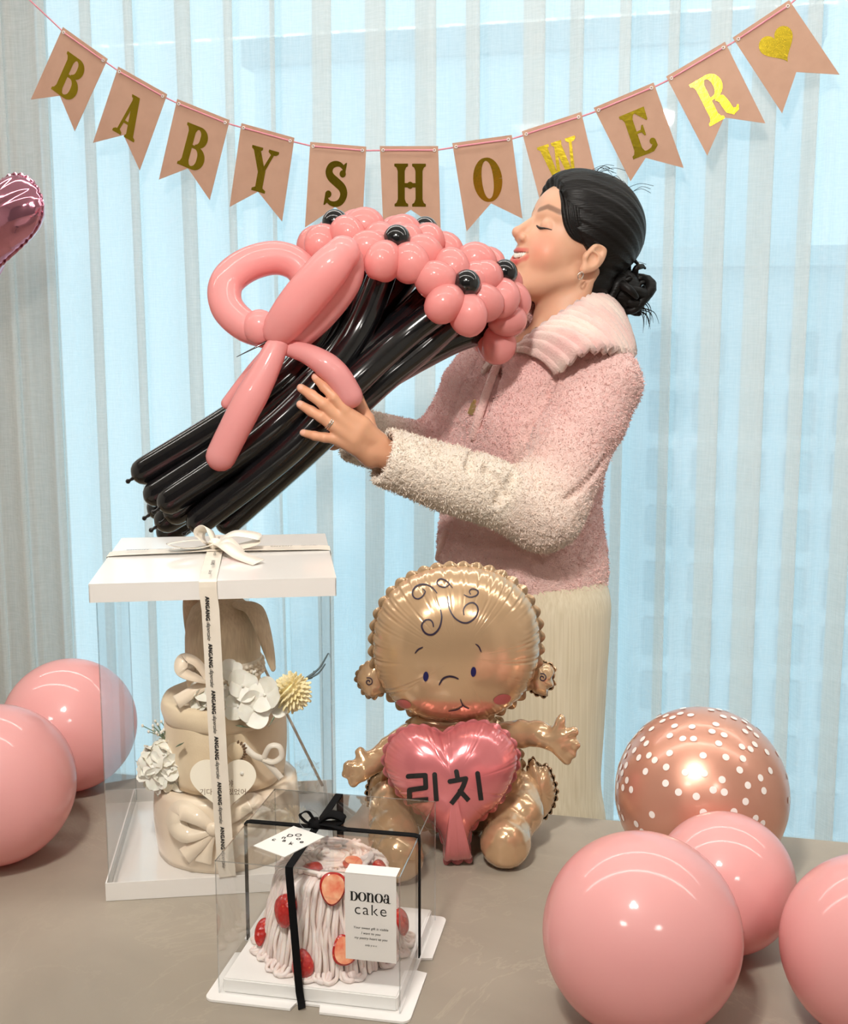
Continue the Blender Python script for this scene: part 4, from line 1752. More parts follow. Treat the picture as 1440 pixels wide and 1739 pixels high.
put_text(spec, M_black, lab, 'label_print')

# ================================================================== STRAWBERRY CREAM CAKE
M_cream = soft_noise('pale_pink_cream', srgb(246, 222, 212), srgb(252, 234, 224), 60, 0.5, sss=0.15)
t = NT('strawberry_skin')
vv = t.coord('Object')
vo = t.add('ShaderNodeTexVoronoi')
vo.inputs['Scale'].default_value = 240
t.link(vv, vo.inputs['Vector'])
t.link(t.ramp(vo.outputs['Distance'], [(0.0, srgb(226, 170, 90)), (0.16, srgb(196, 38, 30)), (0.5, srgb(176, 28, 24))]), t.b.inputs['Base Color'])
t.bump(vo.outputs['Distance'], .5, .0015)
setp(t.b, rough=.22, coat=.5)
M_berry = t.m
t = NT('strawberry_flesh')
t.link(t.ramp(t.noise(t.coord(), 90, 3), [(0.35, srgb(232, 110, 78)), (0.6, srgb(244, 172, 132)), (0.75, srgb(250, 206, 170))]), t.b.inputs['Base Color'])
setp(t.b, rough=.25, coat=.4)
M_flesh = t.m

KC = KB @ Vector((W_ * .50, D_ * .50, PLT + .0003))
RB, HC_ = W_ * .40, .088
ck = empty('strawberry_cake', KC, 'round pale pink cream cake with piped strands and sliced strawberries in the clear box', 'cake')


def crad(q):
    """cake radius at height fraction q"""
    return RB * (1.0 - .30 * q ** 1.25) if q < .9 else RB * (1.0 - .30 * .9 ** 1.25) * math.sqrt(max(0, 1 - ((q - .9) / .1) ** 2 * .75))


prof = [(0, 0), (RB * .97, 0)] + [(crad(q / 20) * .965, HC_ * q / 20) for q in range(1, 21)] + [(RB * .2, HC_ * 1.01), (0, HC_ * 1.012)]
obj('cream_body', mesh(*lathe(prof, 56, Matrix.Translation(KC))), M_cream, ck)
r = random.Random(12)
parts = []
NS = 120
for i in range(NS):
    a = 2 * PI * i / NS + r.uniform(-.02, .02)
    if math.sin(a) > .55:
        if i % 2:
            continue
    pts = []
    drift = r.uniform(-.12, .12)
    wig = r.uniform(0, 6.28)
    top = r.uniform(.25, .65)
    for k in range(13):
        q = 1 - k / 12
        an = a + drift * (1 - q) + .025 * math.sin(wig + q * 9)
        rr = crad(q) + .0012 * math.sin(wig * 2 + q * 13) + .0006
        if k == 0:
            pts.append(KC + Vector((RB * top * math.cos(a + .4 * drift), RB * top * math.sin(a + .4 * drift), HC_ + .0015)))
        pts.append(KC + Vector((rr * math.cos(an), rr * math.sin(an), .0024 + HC_ * q * .97)))
    # curl at the foot
    d = Vector((math.cos(an), math.sin(an), 0))
    s = Vector((-d.y, d.x, 0)) * r.choice((-1, 1))
    e_ = pts[-1]
    if r.random() < .75:
        L = r.uniform(.004, .010)
        pts += [e_ + d * L * .6 + s * .003 - Vector((0, 0, .0002)), e_ + d * L + s * .008, e_ + d * L * .6 + s * .012 + Vector((0, 0, .001)), e_ + s * .012 + Vector((0, 0, .004))]
    parts.append(tube(catmull(pts, 2), r.uniform(.0019, .0026), 6))
for i in range(26):
    a0 = r.uniform(0, 6.28)
    rr = r.uniform(.1, .6) * RB
    pts = [KC + Vector((rr * math.cos(a0 + k * .35), rr * math.sin(a0 + k * .35), HC_ + .002 + .0015 * math.sin(k + i))) for k in range(6)]
    parts.append(tube(catmull(pts, 3), .0022, 6))
tag(obj('cream_strands', mesh(*join(parts)), M_cream, ck), kind='stuff')


def strawberry(px, py, hpx, rot, cut, q_hint=None, thin=1.0):
    """a halved strawberry pressed against the cake side, seen at a pixel"""
    d = ray(px, py)
    # march to the cake surface
    tt = .6
    hit = None
    while tt < 2.2:
        p = ORI + d * tt
        l = p - KC
        q = l.z / HC_
        if 0 <= q <= 1.03 and math.hypot(l.x, l.y) < (crad(min(q, 1)) + .003):
            hit = p
            break
        tt += .0008
    if hit is None:
        return
    l = hit - KC
    n = Vector((l.x, l.y, 0)).normalized() * .92 + Vector((0, 0, .38))
    if l.z > HC_ * .97:
        n = Vector((l.x, l.y, .05)).normalized() * .4 + Vector((0, 0, .9))
    n.normalize()
    s = hpx / FPX * (hit.y * 1.0 + .06)
    up = (Vector((0, 0, 1)) - n * n.z).normalized() if abs(n.z) < .95 else cy_
    sd = up.cross(n)
    up2 = up * math.cos(rot) + sd * math.sin(rot)
    sd2 = up2.cross(n)
    ol = []
    for i in range(40):
        a = 2 * PI * i / 40
        y = math.cos(a)
        w = math.sin(a) * (.40 * thin) * (1 + .28 * y)
        ol.append((w * s, y * .5 * s))
    front = .003 if cut else .30 * s
    back = .26 * s if cut else .004
    C0 = hit + n * (.001 if not cut else .004)
    M = frame(C0, sd2, up2, n)
    (vf, sf) = foil(ol, (0, 0), front, back, lambda x, y, z: M @ Vector((x, y, z)), 8, 12, 0, 1, 2.0, .5, 0, 0)
    b = obj('strawberry_half', fixn(mesh(*vf)), M_berry, ck)
    if cut:
        # paler cut face
        obj('cut_face', mesh(*patch(0, 0, .34 * s * thin, .44 * s, lambda x, y, o: M @ Vector((x * (1 + .5 * y / s), y, .0033 + o)), 0, 24)), M_flesh, b)


for a_ in ((565, 1509, 56, .1, True), (487, 1547, 58, -.25, False), (448, 1583, 48, -.5, False, None, .55), (515, 1636, 50, 2.9, False), (583, 1612, 52, 3.0, True),
           (678, 1566, 48, .3, False), (530, 1478, 40, 1.2, False), (600, 1474, 40, -.9, True), (640, 1480, 44, 1.6, False), (655, 1610, 40, .2, False)):
    strawberry(*a_)

# ================================================================== FOIL BABY BALLOON
t = NT('tan_foil')
setp(t.b, color=srgb(208, 174, 136), rough=0.20, metal=0.50, coat=0.7, coat_rough=0.07)
t.bump(t.noise(t.coord(), 16, 3, .5, .4), .10, .01)
M_tan = t.m
t = NT('rose_foil')
setp(t.b, color=srgb(226, 132, 136), rough=0.22, metal=0.45, coat=0.7, coat_rough=0.07)
t.bump(t.noise(t.coord(), 14, 3, .5, .4), .08, .01)
M_rosefoil = t.m
M_navy = simple('navy_print', srgb(40, 28, 48), .4)
M_navyblue = simple('dark_blue_print', srgb(22, 24, 78), .35)
M_blush = simple('blush_print', srgb(205, 110, 112), .35, metal=.3)
bb = empty('baby_balloon', at_z(775, 1440), 'tan foil balloon of a sitting baby holding a pink heart', 'balloon')


def flat_foil(name, px_pts, Yp, tf, tb, parent, m=M_tan, center=None, tilt=0.0, wn=60, wa=.006, seed=0, smooth_n=8, yaw=0.0, raw=False, **kw):
    """foil cushion whose outline is given in photo pixels on an upright plane at depth Yp"""
    pts = [at_y(a, b, Yp) for a, b in px_pts]
    if not raw:
        pts = catmull(pts, smooth_n, True)
    c = at_y(*center, Yp) if center else sum(pts, Vector()) / len(pts)
    ol = [(p.x - c.x, p.z - c.z) for p in pts]
    # spread points evenly
    cl = [Vector((a, b, 0)) for a, b in ol]
    ol = [(p.x, p.y) for p in resample(cl + [cl[0]], max(160, wn * 6) + 1)[:-1]]
    ct, st = math.cos(tilt), math.sin(tilt)
    cyw, syw = math.cos(yaw), math.sin(yaw)

    def place(x, y, z):
        # tilt: top leans back; yaw about the upright axis
        X, Yv, Z = x, -z, y
        Yv, Z = Yv * ct + Z * st, -Yv * st + Z * ct
        X, Yv = X * cyw - Yv * syw, X * syw + Yv * cyw
        return c + Vector((X, Yv, Z))
    vf, sf = foil(ol, (0, 0), tf, tb, place, 26, wn, wa, seed, **kw)
    o = obj(name, fixn(mesh(*vf)), m, parent)

    def psurf(px, py, off=.0007):
        Yc = Yp - tf * .8
        for _ in range(5):
            q = at_y(px, py, Yc)
            s_ = sf(q.x - c.x, q.z - c.z, off)
            Yc = s_.y
        return s_
    return o, psurf


HY = 1.345
EARS = []
head_px = []
for i in range(48):
    a = 2 * PI * i / 48
    x, y = math.cos(a), math.sin(a)
    k = (abs(x) ** 2.25 + abs(y) ** 2.25) ** (-1 / 2.25)
    head_px.append((775 + 143 * k * x + 3 * y, 1092 - 132 * k * y))
hd, hs_ = flat_foil('head', head_px, HY, .060, .055, bb, center=(775, 1092), wn=96, wa=.0042, seed=3, p=2.6, q=.58, scal=.016, flange=.0055, sn=40)
for px in (((650, 1122), (638, 1118), (628, 1124), (618, 1130), (609, 1140), (605, 1153), (612, 1166), (618, 1178), (632, 1185), (645, 1180), (656, 1172), (660, 1148)),
           ((900, 1124), (912, 1117), (922, 1124), (934, 1128), (942, 1138), (938, 1150), (941, 1163), (930, 1172), (928, 1182), (914, 1180), (902, 1172), (894, 1148))):
    er, es = flat_foil('ear', px, HY + .012, .016, .014, bb, wn=16, wa=.004, seed=len(px), p=2.2, q=.6, scal=.03, flange=.003)
    c0 = (626, 1158) if px[0][0] < 700 else (921, 1151)
    sp_ = [(c0[0] + (1.5 + k * .55) * math.cos(k * .75), c0[1] - (1.5 + k * .55) * math.sin(k * .75)) for k in range(12)]
    EARS.append((sp_, es, er))


def pdecal(pts, width, surf, parent, m=M_navy, name='printed_line', taper=0.0):
    """printed stroke given in pixels, drawn on a foil surface"""
    P = catmull([(a, b, 0) for a, b in pts], 6)
    P = resample(P, max(10, len(P)))
    v, f = decal([(p.x, p.y) for p in P][::3] + [(P[-1].x, P[-1].y)], width, lambda x, y, o: surf(x, y, o), None, .0009, taper)
    return obj(name, mesh(v, f), m, parent, False)


for pts, w in ((((742, 1007), (733, 997), (720, 992), (706, 996), (700, 1008), (707, 1017), (717, 1013), (722, 1004), (718, 1000)), 2.6),
               (((768, 998), (760, 988), (749, 983), (742, 988), (746, 995), (756, 997), (763, 992)), 2.4),
               (((788, 1010), (798, 1014), (809, 1011), (812, 1004), (804, 1000), (797, 1003), (799, 1009)), 2.4),
               (((748, 1036), (750, 1050), (745, 1068), (733, 1078), (721, 1074), (716, 1062), (723, 1053), (733, 1054), (736, 1064)), 3.2),
               (((760, 1013), (763, 1033), (773, 1050), (790, 1058), (806, 1050), (812, 1035), (805, 1024), (793, 1026), (787, 1036), (788, 1044)), 2.8),
               (((705, 1109), (710, 1103), (718, 1099)), 2.4), (((808, 1094), (813, 1098), (817, 1107)), 2.4),
               (((746, 1163), (752, 1153), (762, 1149), (771, 1150), (778, 1153)), 3.4),
               (((762, 1208), (777, 1205), (787, 1198)), 2.2), (((782, 1188), (785, 1196), (790, 1201), (797, 1204)), 2.2)):
    nm = 'printed_curl' if pts[0][1] < 1060 else ('printed_brow' if pts[0][1] < 1120 else ('printed_nose' if pts[0][1] < 1170 else 'printed_mouth'))
    pdecal(pts, w, hs_, hd, M_navy, nm, .35)
for sp_, es, er in EARS:
    pdecal(sp_, 1.8, es, er, M_navy, 'printed_curl')
for cx0, cy0 in ((723, 1149), (804, 1141)):
    obj('printed_eye', mesh(*patch(cx0, cy0, 4.6, 8.4, hs_, .08, 24, .001)), M_navyblue, hd, False)
for cx0, cy0, rx_, ry_ in ((685, 1196, 13, 7.5), (853, 1188, 15, 8.5)):
    obj('printed_cheek', mesh(*patch(cx0, cy0, rx_, ry_, hs_, .2 if cx0 < 700 else -.2, 24, .0008)), M_blush, hd, False)
# body and heart
flat_foil('torso', [(770, 1205), (830, 1212), (872, 1245), (888, 1300), (880, 1360), (840, 1405), (780, 1415), (715, 1405), (672, 1360), (662, 1300), (680, 1245), (715, 1212)], HY + .030, .040, .045, bb, wn=40, wa=.006, seed=8, scal=.02)
flat_foil('neck', [(740, 1205), (800, 1203), (830, 1212), (838, 1235), (790, 1250), (740, 1250), (695, 1240), (705, 1215)], HY + .005, .020, .016, bb, wn=24, wa=.005, seed=9)
hpts = [(752, 1247), (770, 1238), (793, 1230), (822, 1229), (852, 1241), (873, 1264), (880, 1292), (868, 1328), (846, 1362), (818, 1386), (801, 1406), (798, 1432), (800, 1452), (776, 1456), (754, 1455), (752, 1430), (742, 1404), (716, 1380), (684, 1352), (661, 1322), (652, 1292), (659, 1264), (676, 1245), (700, 1236), (722, 1236), (739, 1241)]
ht, hsf = flat_foil('heart', hpts, HY - .042, .040, .026, bb, M_rosefoil, center=(768, 1312), wn=84, wa=.0036, seed=12, p=2.4, q=.60, sn=36, scal=.014, flange=.004, tilt=.10)
for pts in (((693, 1323), (722, 1322)), ((722, 1322), (723, 1342)), ((723, 1343), (695, 1346)), ((695, 1346), (695, 1364)), ((695, 1364), (727, 1363)), ((738, 1321), (741, 1366)),
            ((775, 1316), (777, 1327)), ((764, 1333), (791, 1328)), ((791, 1328), (783, 1348), (766, 1371)), ((781, 1349), (796, 1365)), ((811, 1319), (817, 1364))):
    pts = [pts[0], ((pts[0][0] + pts[-1][0]) / 2, (pts[0][1] + pts[-1][1]) / 2), pts[-1]] if len(pts) == 2 else list(pts)
    pdecal(pts, 8.2, hsf, ht, M_black, 'hangul_stroke')


# arms and legs: puffy foil tubes with seams
def sdf_obj(name, strokes, parent, m, h=.0025, k=.006, wrinkle=0.0):
    """strokes: list of (points, radii) blended into one puffy shape"""
    P = [p for pts, _ in strokes for p in pts]
    R = max(max(r_) for _, r_ in strokes) + .012
    lo = [min(p[i] for p in P) - R for i in range(3)]
    hi = [max(p[i] for p in P) + R for i in range(3)]
    g = Grid(lo, hi, h)
    D = None
    for pts, rad in strokes:
        d = g.path(pts, rad, .004)
        D = d if D is None else smin(D, d, k)
    if wrinkle:
        D = D + wrinkle * np.sin(g.X * 330 + 2 * np.sin(g.Z * 160)) * np.sin(g.Z * 290 + g.Y * 200)
    V, F = g.surface(D)
    V = laplace(V, F, 2)
    return obj(name, np_mesh(V, F), m, parent)


def ap(px, py, Y):
    return tuple(at_y(px, py, Y))


s1 = 1.42 / FPX
arm1 = [([ap(692, 1250, 1.36), ap(662, 1272, 1.35), ap(636, 1292, 1.335), ap(618, 1306, 1.325)], [22 * s1, 21 * s1, 19 * s1, 17 * s1]),
        ([ap(614, 1308, 1.325), ap(592, 1300, 1.32)], [13 * s1, 9 * s1]), ([ap(608, 1312, 1.325), ap(588, 1314, 1.32)], [11 * s1, 8 * s1]),
        ([ap(612, 1316, 1.322), ap(600, 1330, 1.318)], [10 * s1, 8 * s1]), ([ap(618, 1300, 1.325), ap(612, 1277, 1.33)], [11 * s1, 9 * s1])]
sdf_obj('arm', arm1, bb, M_tan, wrinkle=.0007)
arm2 = [([ap(855, 1250, 1.36), ap(885, 1246, 1.35), ap(915, 1246, 1.335), ap(940, 1256, 1.325)], [24 * s1, 23 * s1, 21 * s1, 19 * s1]),
        ([ap(944, 1246, 1.322), ap(953, 1222, 1.32)], [11 * s1, 9 * s1]), ([ap(954, 1250, 1.32), ap(977, 1241, 1.317)], [10 * s1, 8 * s1]),
        ([ap(956, 1262, 1.32), ap(978, 1264, 1.315)], [10 * s1, 8 * s1]), ([ap(954, 1270, 1.32), ap(972, 1280, 1.316)], [10 * s1, 8 * s1]), ([ap(948, 1272, 1.32), ap(962, 1292, 1.318)], [10 * s1, 8 * s1])]
sdf_obj('arm', arm2, bb, M_tan, wrinkle=.0007)
g0 = at_z(862, 1478)
r0 = .028
leg2 = [([ap(893, 1338, 1.37), ap(884, 1380, 1.335), (g0.x + .004, g0.y + .05, TZ + r0 + .006), (g0.x - .002, g0.y + .012, TZ + r0)], [.020, .027, .029, .027]),
        ([(g0.x - .002, g0.y + .012, TZ + r0), (g0.x - .002, g0.y + .004, TZ + r0 + .012)], [.026, .016])]
sdf_obj('leg', leg2, bb, M_tan, k=.012, wrinkle=.0006)
g1 = at_z(676, 1502)
leg1 = [([ap(655, 1345, 1.37), ap(664, 1388, 1.33), (g1.x - .006, g1.y + .05, TZ + r0 + .006), (g1.x, g1.y + .012, TZ + r0)], [.020, .027, .029, .027]),
        ([(g1.x, g1.y + .012, TZ + r0), (g1.x, g1.y + .004, TZ + r0 + .012)], [.026, .016])]
sdf_obj('leg', leg1, bb, M_tan, k=.012, wrinkle=.0006)
flat_foil('foot', [(897, 1300), (905, 1288), (916, 1300), (930, 1302), (940, 1325), (944, 1348), (936, 1375), (918, 1394), (905, 1396), (897, 1380), (893, 1340)], 1.372, .016, .020, bb, wn=22, wa=.005, seed=31, scal=.03)
flat_foil('foot', [(660, 1310), (650, 1306), (640, 1315), (630, 1322), (624, 1345), (628, 1370), (640, 1388), (656, 1392), (664, 1375), (666, 1340)], 1.372, .016, .020, bb, wn=22, wa=.005, seed=32, scal=.03)

# ================================================================== BALLOON FLOWER BOUQUET
M_petalpink = latex('petal_pink_latex', srgb(252, 172, 168), .34, .08, srgb(255, 150, 146))
M_bowpink = latex('bow_pink_latex', srgb(252, 182, 180), .36, .08, srgb(255, 160, 158))
M_blackrub = simple('black_latex', (0.006, 0.006, 0.007), .16, coat=.8, coat_rough=.06)
bq = empty('balloon_bouquet', at_y(560, 660, 1.86), 'bouquet of pink balloon flowers on long black balloon stems with a pink bow', 'balloon bouquet')
SR = .0225


def py_(pts):
    return [at_y(a, b, c) for a, b, c in pts]


FL = [((569, 378, 1.93), (-.35, -.15, .92), [(246, 800, 1.87), (400, 706, 1.86), (500, 630, 1.88), (560, 540, 1.92), (572, 425, 1.94)], 6),
      ((674, 405, 1.855), (.12, -.45, .88), [(290, 850, 1.825), (440, 748, 1.825), (540, 655, 1.84), (610, 560, 1.875), (655, 450, 1.885)], 6),
      ((722, 390, 1.965), (.35, .05, .93), [(276, 828, 1.90), (430, 725, 1.90), (560, 610, 1.91), (650, 520, 1.95), (710, 440, 1.98)], 6),
      ((793, 481, 1.825), (.45, -.72, .52), [(340, 884, 1.825), (490, 765, 1.825), (600, 650, 1.84), (690, 570, 1.87), (766, 512, 1.875)], 6),
      ((857, 463, 1.905), (.72, -.30, .62), [(285, 882, 1.875), (450, 775, 1.875), (610, 630, 1.89), (740, 545, 1.92), (830, 505, 1.93)], 6),
      ((868, 548, 1.955), (.85, .25, -.15), [(288, 902, 1.925), (450, 790, 1.915), (620, 660, 1.92), (750, 585, 1.94), (820, 560, 1.955)], 5),
      ((640, 398, 1.99), (.05, .25, .95), [(272, 862, 1.94), (430, 755, 1.935), (560, 640, 1.93), (620, 540, 1.97), (640, 440, 2.0)], 6),
      ((770, 440, 1.93), (.35, -.2, .9), [(300, 868, 1.855), (460, 752, 1.855), (590, 630, 1.87), (690, 540, 1.92), (755, 475, 1.945)], 6)]
seedc = 0
for (c, n, path, npet) in FL:
    C = at_y(*c)
    n = Vector(n).normalized()
    st = obj('stem', mesh(*tube(catmull(py_(path), 10), lambda t: SR * (1 + .10 * math.sin(PI * t)), 16)), M_blackrub, bq)
    b0 = at_y(*path[0])
    d0 = (b0 - at_y(*path[1])).normalized()
    obj('knot', mesh(*tube([b0 + d0 * SR * .9, b0 + d0 * (SR + .006), b0 + d0 * (SR + .010)], [.004, .0022, .0042], 8)), M_blackrub, st)
    if seedc < 6:
        obj('flower_center', mesh(*ellipsoid(C, (.0212, .0212, .0212), 20, 14)), M_blackrub, st)
    a0 = (Vector((0, 0, 1)) - n * n.z).normalized() if abs(n.z) < .97 else Vector((1, 0, 0))
    b1 = n.cross(a0)
    r = random.Random(40 + seedc)
    off = r.uniform(0, 1)
    for k in range(npet):
        an = off + 2 * PI * k / npet
        d = a0 * math.cos(an) + b1 * math.sin(an)
        s = n.cross(d)
        pc_ = C - n * .024 + d * .041
        # bean shaped bubble: ellipsoid with a crease on the inner side
        v, f = ellipsoid((0, 0, 0), (1, 1, 1), 22, 14)
        VV = []
        for p in v:
            q = p.copy()
            crease = math.exp(-((q.y / .35) ** 2)) * max(0, -q.z * .6 + q.x * -.35)
            sc = 1 - .42 * crease
            VV.append(pc_ + d * (q.x * .0350 * sc) + s * (q.y * .0285) + n * (q.z * .0330 * sc))
        obj('petal', mesh(VV, f), M_petalpink, st)
    seedc += 1
# two stems without a visible flower, tucked into the bundle
for path in ([(266, 838, 1.855), (420, 735, 1.855), (545, 632, 1.865), (600, 560, 1.91), (625, 480, 1.93)], [(388, 886, 1.865), (520, 768, 1.86), (640, 655, 1.87), (720, 590, 1.89), (770, 545, 1.90)]):
    obj('stem', mesh(*tube(catmull(py_(path), 10), SR * .97, 16)), M_blackrub, bq)
# bow
bowp = obj('bow_knot', mesh(*ellipsoid(at_y(441, 556, 1.80), (.026, .022, .027), 20, 14)), M_bowpink, bq)
def bowtube(name, pts, rad):
    obj(name, mesh(*tube(catmull(py_(pts), 10), rad, 18)), M_bowpink, bq)
bowtube('bow_loop', [(452, 566, 1.81), (415, 552, 1.815), (385, 520, 1.83), (385, 480, 1.85), (420, 450, 1.87), (470, 438, 1.88), (510, 455, 1.88), (525, 500, 1.87), (500, 550, 1.84)], lambda t: .0235 + .003 * math.sin(PI * t))
bowtube('bow_loop', [(474, 560, 1.79), (505, 520, 1.775), (555, 460, 1.76), (582, 430, 1.765)], lambda t: .026 + .006 * math.sin(PI * min(1, t * 1.1)))
bowtube('bow_loop', [(500, 575, 1.815), (545, 530, 1.81), (585, 475, 1.80), (592, 440, 1.79)], lambda t: .022 + .005 * math.sin(PI * t))
bowtube('bow_tail', [(470, 588, 1.785), (445, 640, 1.775), (410, 705, 1.77), (375, 775, 1.775)], lambda t: .017 + .008 * min(1, t * 2) - .002 * t)
bowtube('bow_tail', [(474, 588, 1.80), (524, 602, 1.79), (568, 632, 1.785), (594, 672, 1.79)], lambda t: .010 + .010 * min(1, t * 1.8))
bowtube('bow_tail', [(462, 590, 1.82), (425, 632, 1.83), (385, 685, 1.835)], lambda t: .009)
obj('loose_end', mesh(*tube(py_([(458, 578, 1.79), (430, 592, 1.785), (402, 606, 1.78)]), [.002, .0012, .0005], 6)), M_blackrub, bq)

# ================================================================== PERSON
def interp_grid(g, D, P):
    """trilinear sample of D at world/local points P (n,3)"""
    q = (np.asarray(P, dtype=np.float32) - g.lo) / g.h
    q = np.clip(q, 0, np.array(g.n) - 1.001)
    i = q.astype(int)
    f = q - i
    out = 0
    for a in (0, 1):
        for b in (0, 1):
            for c in (0, 1):
                w = (f[:, 0] if a else 1 - f[:, 0]) * (f[:, 1] if b else 1 - f[:, 1]) * (f[:, 2] if c else 1 - f[:, 2])
                out = out + w * D[i[:, 0] + a, i[:, 1] + b, i[:, 2] + c]
    return out


def march(g, D, o, d, t0, t1, n=400):
    """first crossing into the solid along o+d*t"""
    T = np.linspace(t0, t1, n)
    P = np.array(o)[None] + T[:, None] * np.array(d)[None]
    inside = ((P >= g.lo) & (P <= g.lo + g.h * (np.array(g.n) - 1))).all(1)
    v = np.where(inside, interp_grid(g, D, P), 1.0)
    k = np.argmax(v < 0)
    if v[k] >= 0:
        return None
    return Vector(P[k])


# ---- head frame: +x forward (face), +y her left (to the camera), +z up; centimetres * HS
HS = .0108
hp_, hyaw, hroll = math.radians(25), math.radians(19), math.radians(-3)
fw = Vector((-math.cos(hyaw), -math.sin(hyaw), 0))
lf_ = Vector((0, 0, 1)).cross(fw)
HF = fw * math.cos(hp_) + Vector((0, 0, 1)) * math.sin(hp_)
HU = HF.cross(lf_)
HR = Matrix.Rotation(hroll, 3, HF)
HL, HU = HR @ lf_, HR @ HU
EARP = at_y(1002, 434, 2.035)
HO = EARP - HL * (7.3 * HS)                    # head origin between the ear canals
HM = frame(HO, HF * HS * .915, HL * HS, HU * HS)
HI = HM.inverted()


def w2h(p):
    return tuple(HI @ Vector(p))


neck_base = w2h(at_y(955, 590, 2.11))
chest_pt = w2h(at_y(905, 640, 2.09))
hg = Grid((-12.5, -9.6, -22), (13.2, 9.6, 14.2), .17)
sy = np.abs(hg.Y)


class Sym:
    """same primitives on both sides"""
    def __init__(s, g):
        s.g = g
        s.X, s.Y, s.Z = g.X, np.abs(g.Y), g.Z
        s.n, s.lo, s.h = g.n, g.lo, g.h
    sphere, ell, cap, path = Grid.sphere, Grid.ell, Grid.cap, Grid.path


S2 = Sym(hg)
D = hg.ell((-.5, 0, 5.0), (9.3, 7.2, 7.8))
D = smin(D, hg.ell((4.4, 0, 5.0), (5.0, 5.8, 4.6)), 1.5)
D = smin(D, hg.ell((4.0, 0, -1.2), (5.5, 5.9, 6.6)), 1.5)
D = smin(D, hg.ell((4.3, 0, -5.4), (4.5, 4.3, 4.0)), 1.5)
D = smin(D, hg.sphere((7.7, 0, -8.3), 1.55), 1.6)
D = smin(D, S2.cap((.2, 4.7, -3.6), (6.8, 1.4, -8.3), 1.0), 2.2)
D = smin(D, S2.sphere((5.9, 3.5, -2.4), 2.35), 1.3)
D = smin(D, S2.cap((8.6, .9, 3.4), (6.9, 4.0, 3.7), .75), .9)
D = smax(D, -S2.ell((9.9, 3.0, 1.75), (1.5, 1.5, 1.15)), .8)
D = smin(D, S2.sphere((7.35, 3.0, 1.65), 1.38), .35)
D = smin(D, hg.cap((8.85, 0, 2.7), (10.9, 0, -.55), .55, .72), .7)
D = smin(D, hg.sphere((11.05, 0, -.85), .82), .5)
D = smin(D, S2.sphere((9.95, 1.0, -1.3), .66), .55)
D = smin(D, hg.cap((9.3, 0, .4), (9.5, 0, -1.4), .85, .95), .5)
D = smin(D, hg.cap((10.8, 0, -1.35), (9.6, 0, -2.1), .38), .35)
# smiling mouth
D = smin(D, hg.ell((8.2, 0, -4.2), (1.5, 2.7, 2.0)), .8)
UL = [(9.55, 0, -3.30), (9.25, 1.2, -3.30), (8.45, 2.4, -2.95), (7.35, 3.45, -2.45)]
LL = [(9.35, 0, -5.30), (9.05, 1.2, -5.10), (8.3, 2.4, -4.2), (7.35, 3.45, -2.60)]
D = smin(D, S2.path(UL, [.36, .36, .28, .12], .2), .35)
D = smin(D, S2.path(LL, [.48, .45, .32, .12], .2), .35)
D = smax(D, -S2.path([(9.5, 0, -4.2), (9.15, 1.3, -4.05), (8.2, 2.7, -3.3)], [.62, .58, .30], .2), .15)
# ears
ER = Matrix.Rotation(math.radians(-14), 3, 'Y')
ear_ = S2.ell((-.9, 7.30, .1), (1.80, .70, 2.75), ER)
ear_ = smin(ear_, S2.sphere((-.1, 7.0, -2.35), .65), .6)
ear_ = smax(ear_, -S2.ell((-.45, 8.2, -.3), (1.05, .95, 1.35), ER), .15)
ear_ = smax(ear_, -S2.ell((-.95, 8.15, 1.15), (1.05, .70, 1.05), ER), .15)
ear_ = smin(ear_, S2.path([(-1.7, 7.75, -.4), (-1.3, 7.75, .55), (-.3, 7.7, .75)], [.22, .22, .16], .1), .2)
ear_ = smin(ear_, S2.ell((.75, 7.35, -.4), (.45, .55, .7)), .3)
D = smin(D, ear_, .45)
# neck and upper chest
D = smin(D, hg.cap((-1.6, 0, -3.0), tuple(Vector(neck_base) + Vector((.8, 0, 0))), 4.9, 5.5), 1.6)
D = smin(D, hg.cap(tuple(Vector(neck_base) + Vector((0, 0, 2))), w2h(at_y(880, 612, 2.085)), 4.0, 3.6), 2.0)
D = smin(D, S2.cap((-3.0, 5.0, -1.5), tuple(Vector(neck_base) + Vector((3.0, 2.0, 0))), .9), 1.6)
D = smin(D, hg.cap(neck_base, chest_pt, 5.2, 6.5), 2.0)
D = smin(D, hg.cap(tuple(Vector(neck_base) + Vector((-1, -8, -2))), tuple(Vector(neck_base) + Vector((-1, 8, -2))), 3.5), 3)
D = np.broadcast_to(D, hg.n)
HD = D
hv, hf = hg.surface(D)
hv = laplace(hv, hf, 1, .4)
# skin tints
skin = np.array(srgb(224, 176, 146))
hc = np.tile(skin, (len(hv), 1))


def pd(V, pts):
    """distance of verts (mirrored) to a polyline"""
    W_ = V.copy()
    W_[:, 1] = np.abs(W_[:, 1])
    best = np.full(len(V), 1e9)
    for a, b in zip(pts, pts[1:]):
        a, b = np.array(a, float), np.array(b, float)
        d = b - a
        t_ = np.clip(((W_ - a) @ d) / (d @ d), 0, 1)
        best = np.minimum(best, np.linalg.norm(W_ - a - t_[:, None] * d, axis=1))
    return best


def blend(C, m, col):
    return C * (1 - m[:, None]) + np.array(col)[None] * m[:, None]


